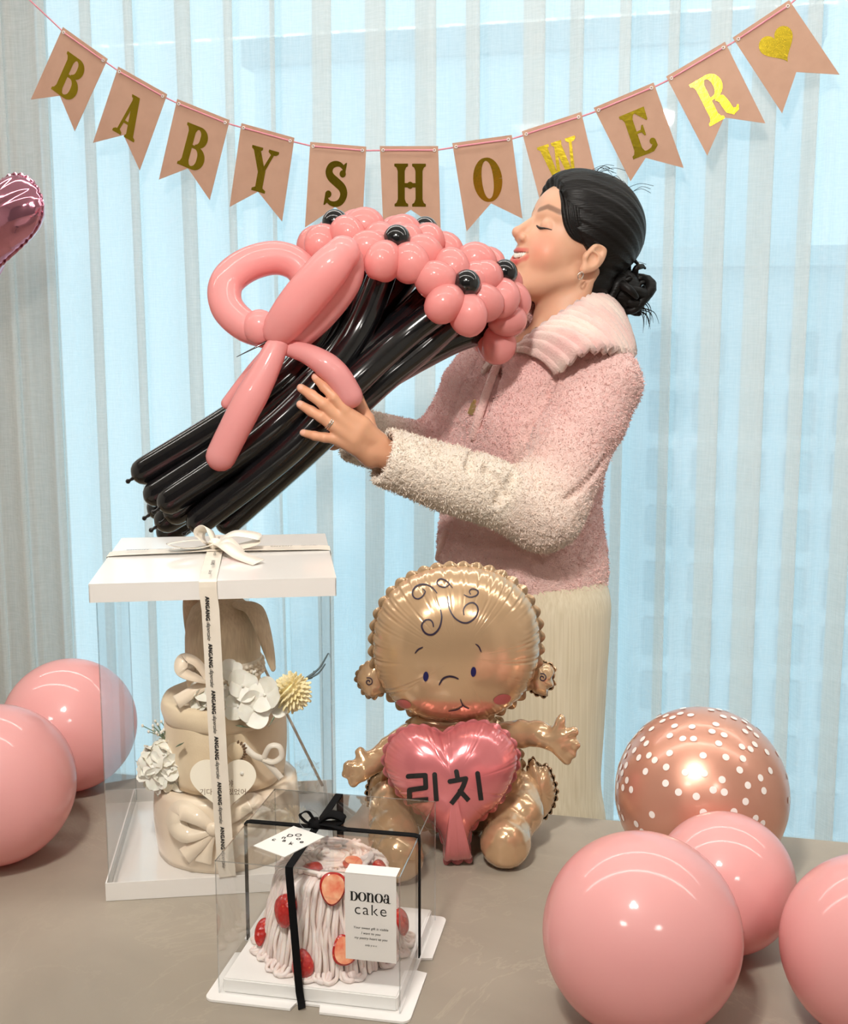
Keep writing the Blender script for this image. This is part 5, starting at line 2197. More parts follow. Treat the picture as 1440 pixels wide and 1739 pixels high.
dl = np.minimum(pd(hv, UL) - .40, pd(hv, LL) - .52)
hc = blend(hc, np.clip(1 - dl / .22, 0, 1) * (hv[:, 0] > 7.0), srgb(204, 98, 92))
bl = np.exp(-((hv[:, 0] - 7.3) ** 2 + (np.abs(hv[:, 1]) - 4.4) ** 2 + (hv[:, 2] + 1.8) ** 2) / 6.5)
hc = blend(hc, bl * .55, srgb(232, 132, 112))
bl = np.exp(-((hv[:, 0] - 11.2) ** 2 + hv[:, 1] ** 2 + (hv[:, 2] + .8) ** 2) / 1.2)
hc = blend(hc, bl * .25, srgb(226, 140, 118))
fl_ = hv * np.array([0, 1, 1])
eb = pd(fl_, [(0, 1.2, 3.75), (0, 2.8, 4.45), (0, 4.9, 4.15)]) + (hv[:, 0] < 4) * 9
brow = np.clip(1 - (eb - .28) / .25, 0, 1)
hc = blend(hc, brow * .65, srgb(74, 48, 38))
hvw = np.array([[m for m in row] for row in (np.c_[hv, np.ones(len(hv))] @ np.array(HM).T)])[:, :3]

# ---- hands (world space)
def ws(px, py, Y):
    return np.array(at_y(px, py, Y))


def build_hand(strokes, h=.0021, k=.006, nf=4):
    P = np.array([p for pts, _ in strokes for p in pts])
    g = Grid(P.min(0) - .035, P.max(0) + .035, h)
    D_ = None
    for i_, (pts, rad) in enumerate(strokes):
        d = g.path(pts, rad, .003)
        D_ = d if D_ is None else smin(D_, d, k if i_ < len(strokes) - nf else .0016)
    v, f = g.surface(D_)
    return laplace(v, f, 1, .4), f, g, np.broadcast_to(D_, g.n)


FY = 1.790
fing = [([ws(586, 696, 1.783), ws(567, 674, 1.780), ws(551, 657, 1.785), ws(536, 641, 1.793)], [.0098, .0084, .0080, .0067]),
        ([ws(572, 707, 1.782), ws(549, 686, 1.777), ws(529, 671, 1.783), ws(511, 659, 1.792)], [.0099, .0086, .0081, .0067]),
        ([ws(566, 723, 1.782), ws(545, 708, 1.778), ws(528, 698, 1.784), ws(510, 687, 1.793)], [.0095, .0082, .0078, .0065]),
        ([ws(570, 745, 1.786), ws(551, 743, 1.782), ws(534, 740, 1.786), ws(515, 735, 1.794)], [.0086, .0075, .0070, .0058])]
WR1, WR2 = ws(641, 752, 1.812), ws(630, 775, 1.815)
palm = [([ws(584, 699, 1.785), ws(615, 722, 1.793), WR1], [.0112, .014, .0165]), ([ws(572, 707, 1.784), ws(607, 733, 1.790), WR1], [.0115, .0145, .017]),
        ([ws(566, 722, 1.784), ws(602, 745, 1.790), WR2], [.0110, .0145, .017]), ([ws(570, 745, 1.788), ws(602, 757, 1.795), WR2], [.0098, .0135, .0165])]
thumb = [([ws(628, 738, 1.815), ws(622, 712, 1.828), ws(613, 692, 1.838), ws(607, 668, 1.850)], [.0145, .0125, .0100, .0078])]
fore = [([(WR1 + WR2) / 2, ws(672, 778, 1.83), ws(730, 805, 1.86)], [.0225, .024, .028])]
lv, lfc, lg, LD = build_hand(palm + thumb + fore + fing, .0020, .0055)
# nails painted as paler skin, knuckles a little redder
lc = np.tile(np.array(srgb(222, 166, 132)), (len(lv), 1))
tips = [f_[0][-1] for f_ in fing]
for f_ in fing:
    a, b = f_[0][-2], f_[0][-1]
    tp = b + (b - a) / np.linalg.norm(b - a) * .002 + np.array([0, -.006, .002])
    d = np.linalg.norm((lv - tp) * np.array([1, 1, 1]), axis=1)
    lc = blend(lc, np.clip(1 - (d - .0052) / .0015, 0, 1) * .75, srgb(240, 190, 170))
    for kk in (1, 2):
        d = np.linalg.norm(lv - f_[0][kk], axis=1)
        lc = blend(lc, np.exp(-(d / .008) ** 2) * .25, srgb(200, 120, 95))
# right hand behind the bundle, fingers curled round the far stems
B0, B1 = ws(578, 712, 2.025), ws(566, 748, 2.025)
rf = []
for i, (px, py) in enumerate(((530, 676), (520, 698), (515, 718), (518, 740))):
    rf.append(([ws(px + 18, py + 8, 2.000), ws(px - 8, py - 4, 1.985), ws(px - 26, py - 12, 1.975), ws(px - 36, py - 16, 1.955)], [.0098, .0086, .008, .0068]))
rp = [([f_[0][0], (f_[0][0] + B0) / 2, B0 if i < 2 else B1], [.0105, .013, .016]) for i, f_ in enumerate(rf)]
rt = [([B0, ws(572, 690, 1.985), ws(566, 668, 1.97), ws(562, 650, 1.955)], [.014, .012, .0098, .0078])]
rfo = [([(B0 + B1) / 2, ws(615, 740, 2.05), ws(670, 755, 2.11)], [.022, .024, .027])]
rv, rfc, rg_, RD = build_hand(rp + rt + rfo + rf, .0024, .0055)
rc = np.tile(np.array(srgb(222, 166, 132)), (len(rv), 1))

# ---- torso frame and the clothes
bf = Vector((-math.cos(math.radians(27)), -math.sin(math.radians(27)), 0))
bl_ = Vector((0, 0, 1)).cross(bf)
TC = at_y(886, 800, 2.14)
TC.z = 0


def tor(f, l, z):
    return np.array(TC + bf * f + bl_ * l + Vector((0, 0, z)))


SL = np.array(at_y(1012, 655, 2.005))          # left shoulder joint
EL = np.array(at_y(925, 868, 1.905))
WL = np.array(at_y(648, 774, 1.822))
SRj = np.array(at_y(845, 650, 2.30))
ERj = np.array(at_y(735, 775, 2.19))
WRj = np.array(at_y(592, 736, 2.035))
jg = Grid((-.16, 1.74, .84), (.47, 2.50, 1.44), .0042)
x_, y_ = jg.X - TC.x, jg.Y - TC.y
fa = x_ * bf.x + y_ * bf.y
la = x_ * bl_.x + y_ * bl_.y
zz = [.84, .885, .93, 1.02, 1.12, 1.20, 1.27, 1.315, 1.355, 1.39, 1.44]
A_ = np.interp(jg.Z, zz, [.128, .130, .134, .130, .128, .128, .118, .098, .074, .062, .050])
B_ = np.interp(jg.Z, zz, [.182, .184, .186, .182, .184, .190, .186, .160, .110, .075, .060])
O_ = np.interp(jg.Z, zz, [.000, .000, .004, .004, .008, .012, .006, .000, .004, .010, .016])
rad = np.sqrt(((fa - O_) / A_) ** 2 + (la / B_) ** 2)
J = (rad - 1) * np.minimum(A_, B_) * .9


def sleeve(S_, E_, W_, r0, r1, r2, k=.03):
    d = jg.cap(S_, E_, r0, r1)
    return smin(d, jg.cap(E_, W_, r1 * .98, r2), k)


JL = sleeve(SL, EL, WL, .076, .060, .047)
JR = sleeve(SRj, ERj, WRj, .072, .058, .046)
# soft folds at the elbow and along the sleeve
u_ = (jg.X - EL[0]) * .7 + (jg.Z - EL[2]) * .7
JL = JL + .0035 * np.sin(u_ * 95 + jg.Y * 30) * np.exp(-((jg.X - EL[0] + .03) ** 2 + (jg.Y - EL[1] + .05) ** 2 + (jg.Z - EL[2] - .06) ** 2) / .006)
JL = JL + .0018 * np.sin(jg.X * 46 + jg.Z * 38 + 1.3 + 1.5 * np.sin(jg.Z * 21))
J = J + .0045 * np.sin(la * 34 + 1.2 * np.sin(jg.Z * 13) + .6) * np.clip((1.24 - jg.Z) * 5, .15, 1) + .003 * np.sin(jg.Z * 38 + jg.X * 22 + np.sin(jg.Y * 20))
JJ = smin(smin(J, JR, .03), JL, .022)
# open cuffs, hem and neck
dirL = (WL - EL) / np.linalg.norm(WL - EL)
JJ = smax(JJ, (jg.X - WL[0]) * dirL[0] + (jg.Y - WL[1]) * dirL[1] + (jg.Z - WL[2]) * dirL[2], .006)
dirR = (WRj - ERj) / np.linalg.norm(WRj - ERj)
inR = (jg.X - WRj[0]) * dirR[0] + (jg.Y - WRj[1]) * dirR[1] + (jg.Z - WRj[2]) * dirR[2]
JJ = np.where(jg.Y > 1.93, smax(JJ, inR, .006), JJ)
JJ = smax(JJ, -jg.cap(WL - dirL * .05, WL + dirL * .05, .036), .006)
JJ = smax(JJ, -jg.cap(WRj - dirR * .05, WRj + dirR * .05, .036), .006)
JJ = smax(JJ, .872 - jg.Z + .012 * la, .008)
NB = np.array(at_y(955, 560, 2.10))
JJ = smax(JJ, -jg.cap(NB, NB + np.array([.02, .03, .25]), .062), .008)
JJ = smax(JJ, -jg.cap(np.array(at_y(872, 612, 2.045)), NB + np.array([-.03, -.01, .08]), .018, .060), .010)
JJ = np.broadcast_to(JJ, jg.n).copy()


def jhit(px, py):
    return march(jg, JJ, ORI, ray(px, py), 1.72, 2.45)


for line, rr_ in ((((862, 603), (845, 640), (830, 680), (815, 725), (803, 770), (797, 795)), .0085), (((944, 640), (928, 675), (912, 705), (893, 745)), .0075), (((826, 800), (842, 815), (850, 832), (846, 852)), .0085), (((872, 806), (864, 824), (858, 838)), .0070), (((1032, 770), (1000, 815), (960, 850)), .0060), (((772, 905), (764, 930), (758, 955)), .0038),
                  (((985, 880), (982, 920), (980, 985)), .0022)):
    pts = [jhit(*q) for q in line]
    pts = [np.array(p) for p in pts if p is not None]
    if len(pts) > 1:
        JJ = smax(JJ, -jg.path(pts, [rr_] * len(pts), .001), .004)
JJ = np.broadcast_to(JJ, jg.n)
jv, jf = jg.surface(JJ)
jv = laplace(jv, jf, 1, .5)
# woolly surface: small random relief
nr_ = np.random.RandomState(3)
hsh = np.sin(jv @ np.array([1270., 930., 1110.])) * np.sin(jv @ np.array([-710., 1340., 870.])) + .6 * np.sin(jv @ np.array([530., -620., 710.]))
cen = jv - np.array([TC.x, TC.y, 0])
me_j = np_mesh(jv, jf)
nrm = np.empty(len(jv) * 3, dtype=np.float32)
me_j.vertex_normals.foreach_get('vector', nrm)
nrm = nrm.reshape(-1, 3)
jv2 = jv + nrm * (hsh * .0010 + nr_.uniform(-.0014, .0014, len(jv)))[:, None]
me_j.vertices.foreach_set('co', jv2.astype(np.float32).ravel())
# yarn colours: rose body, cream towards the cuffs and the hem


def seg_t(V, a, b):
    d = b - a
    t_ = ((V - a) @ d) / (d @ d)
    q = V - a - np.clip(t_, 0, 1)[:, None] * d
    return t_, np.linalg.norm(q, axis=1)


ROSE, CREAM, PALE = np.array(srgb(247, 202, 197)), np.array(srgb(248, 234, 218)), np.array(srgb(249, 218, 208))
jc = np.tile(ROSE, (len(jv), 1))
jc = blend(jc, np.clip((1.02 - jv[:, 2]) / .14, 0, 1) * .55, PALE)
tU, dU = seg_t(jv, SL, EL)
tF, dF = seg_t(jv, EL, WL)
onF = np.clip((.085 - dF) / .02, 0, 1)
jc = blend(jc, np.clip((tF + .05) / .35, 0, 1) * onF, CREAM)
onU = np.clip((.10 - dU) / .02, 0, 1) * (jv[:, 1] < 2.03)
jc = blend(jc, np.clip((tU - .35) / .65, 0, 1) ** 1.5 * onU * .8, CREAM)
jc = blend(jc, onU * .25, PALE)
tR, dR = seg_t(jv, ERj, WRj)
jc = blend(jc, np.clip((tR - .25) / .6, 0, 1) * np.clip((.07 - dR) / .02, 0, 1), CREAM)
vcol(me_j, jc)


def tinted(name, rough=.5, bump=None, **kw):
    t = NT(name)
    a = t.add('ShaderNodeVertexColor')
    a.layer_name = 'tint'
    t.link(a.outputs[0], t.b.inputs['Base Color'])
    setp(t.b, rough=rough, **kw)
    if bump:
        v = t.coord()
        n1 = t.noise(v, bump[0], 4, .65)
        vo = t.add('ShaderNodeTexVoronoi')
        vo.inputs['Scale'].default_value = bump[0] * 1.1
        t.link(v, vo.inputs['Vector'])
        t.bump(t.math('ADD', n1, t.math('MULTIPLY', vo.outputs['Distance'], .7)), bump[1], bump[2])
    return t.m


t = NT('skin')
a_ = t.add('ShaderNodeVertexColor')
a_.layer_name = 'tint'
t.link(a_.outputs[0], t.b.inputs['Base Color'])
setp(t.b, rough=.42, sss=.18, spec=.35)
t.b.inputs['Subsurface Radius'].default_value = (1, .35, .2)
t.b.inputs['Subsurface Scale'].default_value = .008
t.bump(t.noise(t.coord(), 600, 3), .04, .001)
M_skin = t.m
M_wool = tinted('boucle_wool', .95, (300, .6, .003), sheen=.4, sheen_rough=.5)

# ---- the hidden rest of the body, inside the clothes
bg_ = Grid((-.10, 1.78, .0), (.44, 2.46, 1.36), .0085)
x2, y2 = bg_.X - TC.x, bg_.Y - TC.y
f2 = x2 * bf.x + y2 * bf.y
l2 = x2 * bl_.x + y2 * bl_.y
zb = [.80, .90, 1.00, 1.12, 1.22, 1.29, 1.33]
a2 = np.interp(bg_.Z, zb, [.105, .100, .085, .095, .100, .085, .05])
b2 = np.interp(bg_.Z, zb, [.150, .155, .125, .140, .150, .145, .06])
Bd = (np.sqrt((f2 / a2) ** 2 + (l2 / b2) ** 2) - 1) * .09
Bd = smax(smax(Bd, bg_.Z - 1.31, .03), .80 - bg_.Z, .03)
HIP = [(tor(0, s * .085, .86), tor(.01, s * .085, .47), tor(-.02, s * .085, .09), tor(.13, s * .09, .045)) for s in (1, -1)]
for h0, k0_, a0_, t0_ in HIP:
    Bd = smin(Bd, bg_.path([h0, k0_, a0_], [.085, .055, .040], .02), .04)
    Bd = smin(Bd, bg_.cap(a0_ + np.array([0, 0, -.03]), t0_, .038, .028), .02)
Bd = smin(Bd, bg_.path([SL, EL], [.045, .036], .02), .04)
Bd = smin(Bd, bg_.path([EL, WL + (EL - WL) * .25], [.036, .028], .02), .02)
Bd = smin(Bd, bg_.path([SRj, ERj], [.045, .036], .02), .04)
Bd = smin(Bd, bg_.path([ERj, WRj + (ERj - WRj) * .25], [.036, .028], .02), .02)
bv, bfc = bg_.surface(np.broadcast_to(Bd, bg_.n))
bc = np.tile(np.array(srgb(222, 166, 132)), (len(bv), 1))
AV, AF, AC = [], [], []
base_i = 0
for v, f, c in ((hvw, hf, hc), (lv, lfc, lc), (rv, rfc, rc), (bv, bfc, bc)):
    AV.append(v)
    AF.append(f + base_i)
    AC.append(c)
    base_i += len(v)
# head faces must look outwards after the frame change
me_b = np_mesh(np.concatenate(AV), np.concatenate(AF))
vcol(me_b, np.concatenate(AC))
person = obj('person', fixn(me_b), M_skin)
tag(person, 'smiling woman in a pink woolly jacket and cream trousers holding the balloon bouquet', 'person')
jacket = obj('jacket', me_j, M_wool, person)
jacket['label'] = 'pink woolly jacket fading to cream at the cuff'


def pile(verts, nrms, cols, count, L, Wd, seed):
    """woolly nap: short bent fibres standing on a surface"""
    R_ = np.random.RandomState(seed)
    k = R_.randint(0, len(verts), count)
    P, N_, C_ = verts[k], nrms[k], cols[k]
    P = P + R_.uniform(-.002, .002, P.shape)
    rv_ = R_.normal(size=P.shape)
    d1 = N_ + rv_ * .55
    d1 /= np.linalg.norm(d1, axis=1)[:, None]
    d2 = N_ * .3 + R_.normal(size=P.shape) * .9
    d2 /= np.linalg.norm(d2, axis=1)[:, None]
    s_ = np.cross(d1, R_.normal(size=P.shape))
    s_ /= np.linalg.norm(s_, axis=1)[:, None]
    ln = (L * R_.uniform(.6, 1.2, count))[:, None]
    P0 = P - N_ * .001
    P1 = P0 + d1 * ln * .6
    P2 = P1 + d2 * ln * .6
    w = Wd / 2
    V_ = np.stack([P0 - s_ * w, P0 + s_ * w, P1 - s_ * w, P1 + s_ * w, P2 - s_ * w * .5, P2 + s_ * w * .5], 1).reshape(-1, 3)
    b = np.arange(count) * 6
    F_ = np.concatenate([np.stack([b, b + 1, b + 3, b + 2], 1), np.stack([b + 2, b + 3, b + 5, b + 4], 1)])
    me = np_mesh(V_, F_)
    vcol(me, np.repeat(C_ * R_.uniform(.93, 1.06, (count, 1)), 6, 0))
    return me


M_nap = tinted('wool_nap', .95, None, sheen=.3)
tag(obj('wool_nap', pile(jv, nrm, jc, 110000, .0050, .0011, 9), M_nap, jacket), kind='stuff')

# ---- collar: a broad ribbed sheet lying over the shoulders
t = NT('ribbed_wool')
setp(t.b, color=srgb(244, 208, 200), rough=.95, sheen=.5)
v9 = t.coord()
t.link(t.ramp(t.noise(v9, 14, 3), [(.35, srgb(240, 192, 186)), (.65, srgb(247, 224, 212))]), t.b.inputs['Base Color'])
t.bump(t.noise(v9, 260, 4, .65), .8, .004)
M_rib = t.m
inn = catmull([at_y(868, 602, 2.030), at_y(885, 584, 2.010), at_y(915, 560, 1.995), at_y(950, 536, 2.000), at_y(985, 513, 2.030), at_y(1008, 503, 2.080), at_y(1016, 505, 2.14), at_y(1000, 515, 2.20), at_y(960, 530, 2.22)], 10)
out = catmull([at_y(944, 638, 1.935), at_y(962, 624, 1.915), at_y(984, 604, 1.905), at_y(1012, 597, 1.912), at_y(1040, 600, 1.945), at_y(1072, 612, 2.02), at_y(1068, 590, 2.12), at_y(1050, 575, 2.22), at_y(1000, 570, 2.30)], 10)
NU_ = 300
inn, out = resample(inn, NU_), resample(out, NU_)
NVc = 9
V, F = [], []
NR = 22
for i in range(NU_):
    s = i / (NU_ - 1)
    for j in range(NVc):
        q = j / (NVc - 1)
        p = inn[i].lerp(out[i], q)
        bulge = .016 * math.sin(PI * q) ** .8
        rib = .0060 * math.sin(2 * PI * NR * s) * (min(1, q * 6) * .6 + .4)
        n_ = Vector((.1, -.55, .8)).lerp(Vector((.75, .1, .65)), s)
        V.append(p + n_.normalized() * (bulge + rib + .003 + .0012 * random.Random(i * 31 + j).uniform(-1, 1)))
for i in range(NU_ - 1):
    for j in range(NVc - 1):
        F.append((i * NVc + j, i * NVc + j + 1, (i + 1) * NVc + j + 1, (i + 1) * NVc + j))
col_ = obj('collar', mesh(V, F), M_rib, person)
col_['label'] = 'broad ribbed pink collar'
md = col_.modifiers.new('thickness', 'SOLIDIFY')
md.thickness = .009
md.offset = 0
# far lapel
V, F = [], []
inn = resample(catmull([at_y(868, 604, 2.035), at_y(862, 580, 2.09), at_y(868, 560, 2.15), at_y(900, 540, 2.20)], 8), 60)
out = resample(catmull([at_y(822, 640, 2.045), at_y(812, 610, 2.12), at_y(815, 590, 2.22), at_y(850, 575, 2.30)], 8), 60)
for i in range(60):
    for j in range(6):
        q = j / 5
        p = inn[i].lerp(out[i], q)
        V.append(p + Vector((-.4, -.5, .75)).normalized() * (.010 * math.sin(PI * q) + .0022 * math.sin(2 * PI * 7 * i / 60)))
for i in range(59):
    for j in range(5):
        F.append((i * 6 + j, i * 6 + j + 1, i * 6 + 7 + j, i * 6 + 6 + j))
c2 = obj('collar', mesh(V, F), M_rib, person)
md = c2.modifiers.new('thickness', 'SOLIDIFY')
md.thickness = .009
md.offset = 0

# ---- trousers
tg_ = Grid((-.08, 1.86, .0), (.44, 2.42, .99), .006)
T_ = None
for s in (1, -1):
    d = tg_.path([tor(-.005, s * .088, .86), tor(.004, s * .095, .47), tor(-.008, s * .10, .05)], [.112, .106, .112], .03)
    T_ = d if T_ is None else smin(T_, d, .035)
x3, y3 = tg_.X - TC.x, tg_.Y - TC.y
f3 = x3 * bf.x + y3 * bf.y
l3 = x3 * bl_.x + y3 * bl_.y
w_ = (np.sqrt((f3 / .118) ** 2 + (l3 / .172) ** 2) - 1) * .11
w_ = smax(smax(w_, tg_.Z - .955, .01), .78 - tg_.Z, .03)
T_ = smin(T_, w_, .03)
T_ = smax(smax(T_, .035 - tg_.Z, .01), tg_.Z - .955, .01)
T_ = T_ + .004 * np.sin(l3 * 60 + 2 * np.sin(tg_.Z * 7)) * np.clip((.9 - tg_.Z) * 3, 0, 1)
tv, tf_ = tg_.surface(np.broadcast_to(T_, tg_.n))
tv = laplace(tv, tf_, 2)
t = NT('cream_corduroy')
setp(t.b, rough=.9, sheen=.3)
v9 = t.coord('Object', (300, 300, 6))
n9 = t.noise(v9, 1, 2)
t.link(t.ramp(n9, [(.3, srgb(222, 208, 178)), (.7, srgb(238, 226, 200))]), t.b.inputs['Base Color'])
t.bump(n9, .4, .002)
tr_o = obj('trousers', np_mesh(tv, tf_), t.m, person)
tr_o['label'] = 'cream corduroy trousers'
M_shoe = simple('white_slipper', (.75, .73, .70), .6)
for h0, k0_, a0_, t0_ in HIP:
    a0v, t0v = Vector(a0_), Vector(t0_)
    obj('slipper', mesh(*tube([Vector((a0v.x, a0v.y, .042)) - bf * .035, Vector((a0v.x, a0v.y, .044)) + bf * .05, Vector((t0v.x, t0v.y, .036)) + bf * .01], [.040, .042, .034], 16)), M_shoe, person)

# ---- hair
t = NT('black_hair')
v9 = t.coord('Object', (1, 1, 1))
n9 = t.noise(t.coord('Object', (60, 60, 420)), 1, 2)
setp(t.b, color=(.006, .005, .0045), rough=.45, spec=.25)
t.bump(n9, .35, .003)
M_hair = t.m
gg = Grid((-13.5, -10, -9), (10.5, 10, 15.5), .22)
G2 = Sym(gg)
Hh = gg.ell((-1.2, 0, 5.5), (10.0, 8.3, 8.7))
Hh = smin(Hh, gg.ell((3.3, 0, 7.0), (6.6, 6.9, 6.0)), 1.2)
lim = np.interp(gg.Z, [-9, -6, -4, -2.2, -.4, 1.4, 2.6, 4.0, 6.0, 8.0, 10.0, 12.0, 15.5], [-4.2, -3.8, -3.2, -2.6, -2.0, 1.9, 4.2, 5.9, 7.4, 8.7, 9.8, 10.2, 10.2]).astype(np.float32)
lim = lim + .35 * np.abs(gg.Y) * 0 - .012 * (7 - np.abs(gg.Y)) ** 2 * (gg.Z > 3)
Hh = smax(Hh, gg.X - lim, .5)
Hh = smax(Hh, -5.2 - gg.Z - .0 * gg.X, .6)
nape = gg.ell((-4.6, 0, -2.0), (4.6, 5.6, 5.2))
nape = smax(nape, gg.X - np.interp(gg.Z, [-9, -4, 0, 3], [-4.5, -3.4, -2.2, -1.5]), .5)
Hh = smin(Hh, nape, 1.0)
# combed strand relief running back from the parting
ph = np.arctan2(gg.Y, gg.Z - 3) * 26 + gg.X * .25
Hh = Hh + .07 * np.sin(ph) + .04 * np.sin(ph * 2.3 + 1)
Hh = np.broadcast_to(Hh, gg.n)
av, af = gg.surface(Hh)
av = laplace(av, af, 1)
av = (np.c_[av, np.ones(len(av))] @ np.array(HM).T)[:, :3]
hair = obj('hair', fixn(np_mesh(av, af)), M_hair, person)


def hw(x, y, z):
    return HM @ Vector((x, y, z))


r = random.Random(77)
# bun: loops of hair wound round a core
BC = at_y(1058, 496, 2.13)
obj('hair_bun', mesh(*ellipsoid(BC, (.034, .034, .036), 18, 12)), M_hair, person)
q = [hw(-8.0, .5, 1), hw(-9.6, .5, -2.2), BC + Vector((-.004, 0, .022)), BC]
obj('hair_tail', mesh(*tube(catmull(q, 6), [.030, .030, .029, .028, .027, .027, .026, .026, .026, .026, .026, .026, .026, .026, .026, .026, .026, .026, .026], 14)), M_hair, person)
for k in range(13):
    ax = Vector((r.uniform(-1, 1), r.uniform(-1, 1), r.uniform(-1, 1))).normalized()
    a0_ = ax.orthogonal().normalized()
    b0_ = ax.cross(a0_)
    R_ = r.uniform(.026, .038)
    cc = BC + Vector((r.uniform(-.010, .012), r.uniform(-.01, .01), r.uniform(-.014, .010)))
    st_, sw = r.uniform(0, 6.28), r.uniform(2.6, 5.0)
    pts = [cc + (a0_ * math.cos(st_ + sw * i / 14) + b0_ * math.sin(st_ + sw * i / 14)) * R_ * (1 + .12 * math.sin(i)) + ax * (.008 * (i / 14 - .5)) for i in range(15)]
    obj('hair_lock', mesh(*tube(pts, lambda q_: .0105 * (.45 + .55 * math.sin(PI * q_)), 9)), M_hair, person)
for px, py in ((1075, 452), (1088, 462), (1092, 490), (1085, 520)):
    c = at_y(px, py, 2.125)
    pts = [c + Vector((.011 * math.cos(a), .006 * math.sin(a * 2), .011 * math.sin(a))) for a in [r.uniform(0, 1) + i * .5 for i in range(10)]]
    obj('hair_lock', mesh(*tube(pts, lambda q_: .0058 * (.4 + .6 * math.sin(PI * q_)), 8)), M_hair, person)
wisps = []
for k in range(16):
    b0_ = BC + Vector((.020 + r.uniform(-.01, .012), r.uniform(-.02, .02), -.02 + r.uniform(-.012, .02)))
    e_ = b0_ + Vector((r.uniform(.008, .035), r.uniform(-.01, .01), r.uniform(-.055, -.005)))
    wisps.append(tube(catmull([b0_, b0_.lerp(e_, .5) + Vector((.008, 0, .006)), e_], 5), lambda q_: .0013 * (1 - .85 * q_), 5))
for k in range(14):
    x0 = r.uniform(-4, 5)
    b0_ = hw(x0, r.uniform(2, 5), 13.2 - abs(x0) * .12)
    e_ = b0_ + Vector((r.uniform(.01, .05), r.uniform(-.01, .01), r.uniform(-.004, .012)))
    wisps.append(tube(catmull([b0_, b0_.lerp(e_, .5) + Vector((0, 0, .006)), e_], 5), .0004, 4))
for k in range(12):
    b0_ = hw(-9.0 + r.uniform(-1, 1), r.uniform(0, 4), r.uniform(-3, 3))
    e_ = b0_ + Vector((r.uniform(.015, .035), 0, r.uniform(-.01, .02)))
    wisps.append(tube(catmull([b0_, b0_.lerp(e_, .5) + Vector((0, 0, .004)), e_], 5), .0004, 4))
tag(obj('loose_hair', mesh(*join(wisps)), M_hair, person), kind='stuff')
# face-framing strands from the parting down past the temple to the ear
def face(S_, U_, off=.0, x0=13.0, x1=2.0):
    """surface point of the face at sideways S_, height U_"""
    p = march(hg, HD, (x0, S_, U_), (-1, 0, 0), 0, x0 - x1, 300)
    return None if p is None else p + Vector((off, 0, 0))


def side(F_, U_, off=.0):
    p = march(hg, HD, (F_, 9.5, U_), (0, -1, 0), 0, 9, 300)
    return None if p is None else p + Vector((0, off, 0))


for k in range(7):
    o_k = k * .32
    pts = []
    for (F_, U_) in ((8.6, 8.6), (8.2, 7.4), (7.6, 5.8), (6.8, 4.2), (5.5, 2.6), (3.8, 1.5), (1.6, 1.3)):
        p = side(F_ - o_k - .15 * math.sin(k), U_ + .15 * k, .22)
        if p is not None:
            pts.append(HM @ p)
    if len(pts) > 3:
        obj('hair_strand', mesh(*tube(catmull(pts, 5), lambda q_: .0042 * math.sin(PI * (q_ * .9 + .06)) + .0006, 7)), M_hair, person)

# ---- eyes, lashes, teeth, jewellery
M_lash = simple('dark_lash', (.012, .008, .007), .5)
for s in (1, -1):
    pts = []
    for q_ in range(9):
        e_ = q_ / 8
        S_ = s * (1.75 + 2.75 * e_)
        p = face(S_, 1.22 - .55 * math.sin(PI * e_) * .6 + .25 * e_ * 0, .06)
        if p is not None:
            pts.append(HM @ p)
    if len(pts) > 3:
        obj('lash_line', mesh(*tube(pts, lambda q_: .0007 + .0014 * math.sin(PI * min(1, q_ * .8 + .2)), 6)), M_lash, person)
        for k in range(2, len(pts)):
            e_ = pts[k]
            dd = (HF * .7 + HL * (s * .5) - HU * .45).normalized()
            obj('eyelash', mesh(*tube([e_, e_ + dd * .004, e_ + dd * .0075 + HU * .002], [.0005, .0004, .0002], 4)), M_lash, person)
M_teeth = simple('tooth_enamel', (.82, .78, .70), .2)
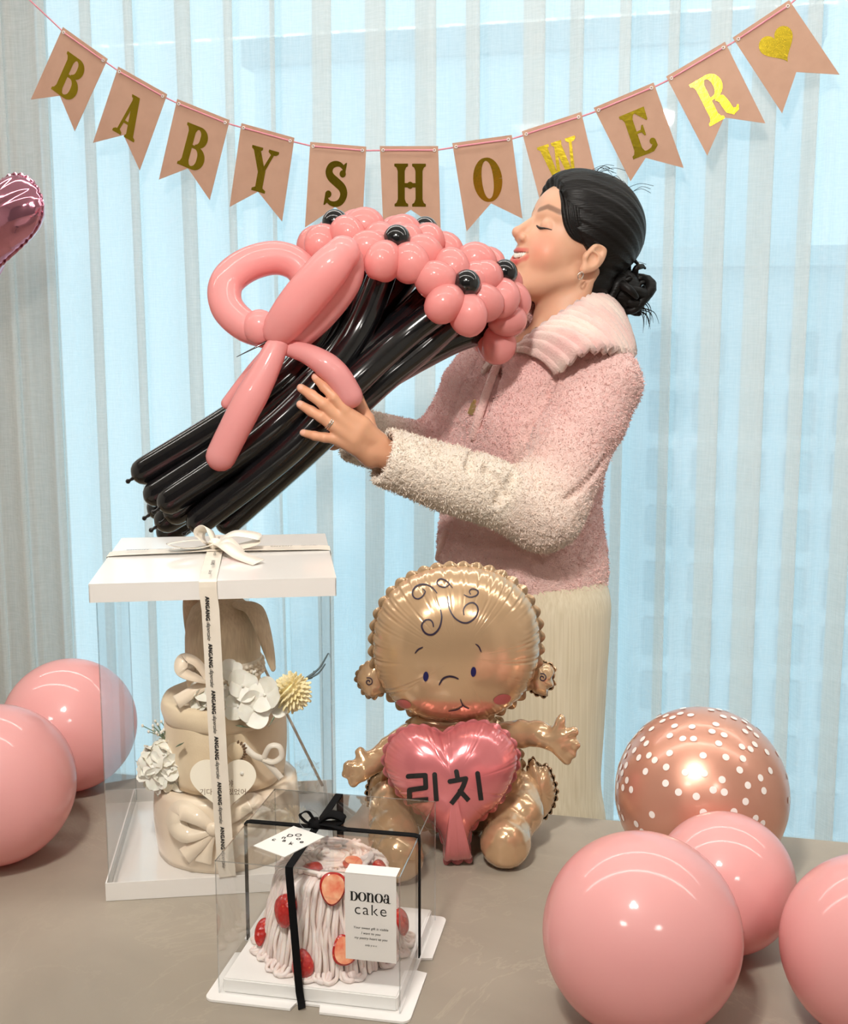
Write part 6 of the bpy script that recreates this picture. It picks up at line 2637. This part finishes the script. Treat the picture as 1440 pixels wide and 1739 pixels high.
for i in range(-4, 5):
    a = i * .27
    c = hw(8.05 + 1.15 * math.cos(a * .9), 2.35 * math.sin(a), -4.05 + .12 * abs(i) * .8)
    Mx = Matrix(((HF.x, HL.x, HU.x), (HF.y, HL.y, HU.y), (HF.z, HL.z, HU.z)))
    v, f = ellipsoid((0, 0, 0), (.0030, .0036, .0052), 10, 8)
    obj('tooth', mesh([Mx @ Vector(p) + c for p in v], f), M_teeth, person)
M_silver = simple('silver', (.85, .82, .78), .15, metal=1)
ec = hw(.35, 7.75, -3.2)
obj('earring', mesh(*tube([ec + (HF * math.cos(a) * .0045 - HU * (math.sin(a) * .0065 + .004)) + HL * .002 for a in [2 * PI * i / 18 for i in range(18)]], .0009, 6, None, True)), M_silver, person)
obj('earring_stud', mesh(*ellipsoid(ec + HL * .003 + HF * .003 - HU * .001, (.0019,) * 3, 8, 6)), M_silver, person)
# ring on the ring finger
fa_, fb_ = Vector(fing[2][0][0]), Vector(fing[2][0][1])
dv = (fb_ - fa_).normalized()
ct_ = fa_.lerp(fb_, .30)
u0_ = dv.orthogonal().normalized()
w0_ = dv.cross(u0_)
for o_k in (-.0016, .0016):
    obj('ring', mesh(*tube([ct_ + dv * o_k + (u0_ * math.cos(a) + w0_ * math.sin(a)) * .0100 for a in [2 * PI * i / 24 for i in range(24)]], .0011, 6, None, True)), M_silver, person)
# placket edge running down the front, and the front edge at the hem
M_rosewool = soft_noise('rose_wool_edge', srgb(246, 200, 194), srgb(249, 212, 205), 60, .95, .9, 260, .004, sheen=.4)
for line in (((850, 606), (836, 640), (822, 680), (811, 715), (804, 742)), ((757, 905), (750, 928), (745, 948))):
    pts = [jhit(*q_) for q_ in line]
    pts = [p_ + Vector((0, -.002, 0)) for p_ in pts if p_ is not None]
    if len(pts) > 2:
        obj('placket', mesh(*tube(catmull(pts, 6), .0075, 10, 'round', False, (1, 0, 0), .7)), M_rosewool, jacket)
# zip pull
zp = jhit(802, 694)
if zp is not None:
    zp = zp + Vector((0, -.004, 0))
    pull = obj('zip_pull', mesh(*xf(box(-.0055, .0055, -.002, .002, -.011, .011, .001), frame(zp, (.9, 0, -.35), (0, 1, 0), (.35, 0, .9)))), M_brass, person, False)
    obj('zip_slider', mesh(*ellipsoid(zp + Vector((.004, .001, .012)), (.004, .003, .004), 8, 6)), M_brass, pull)
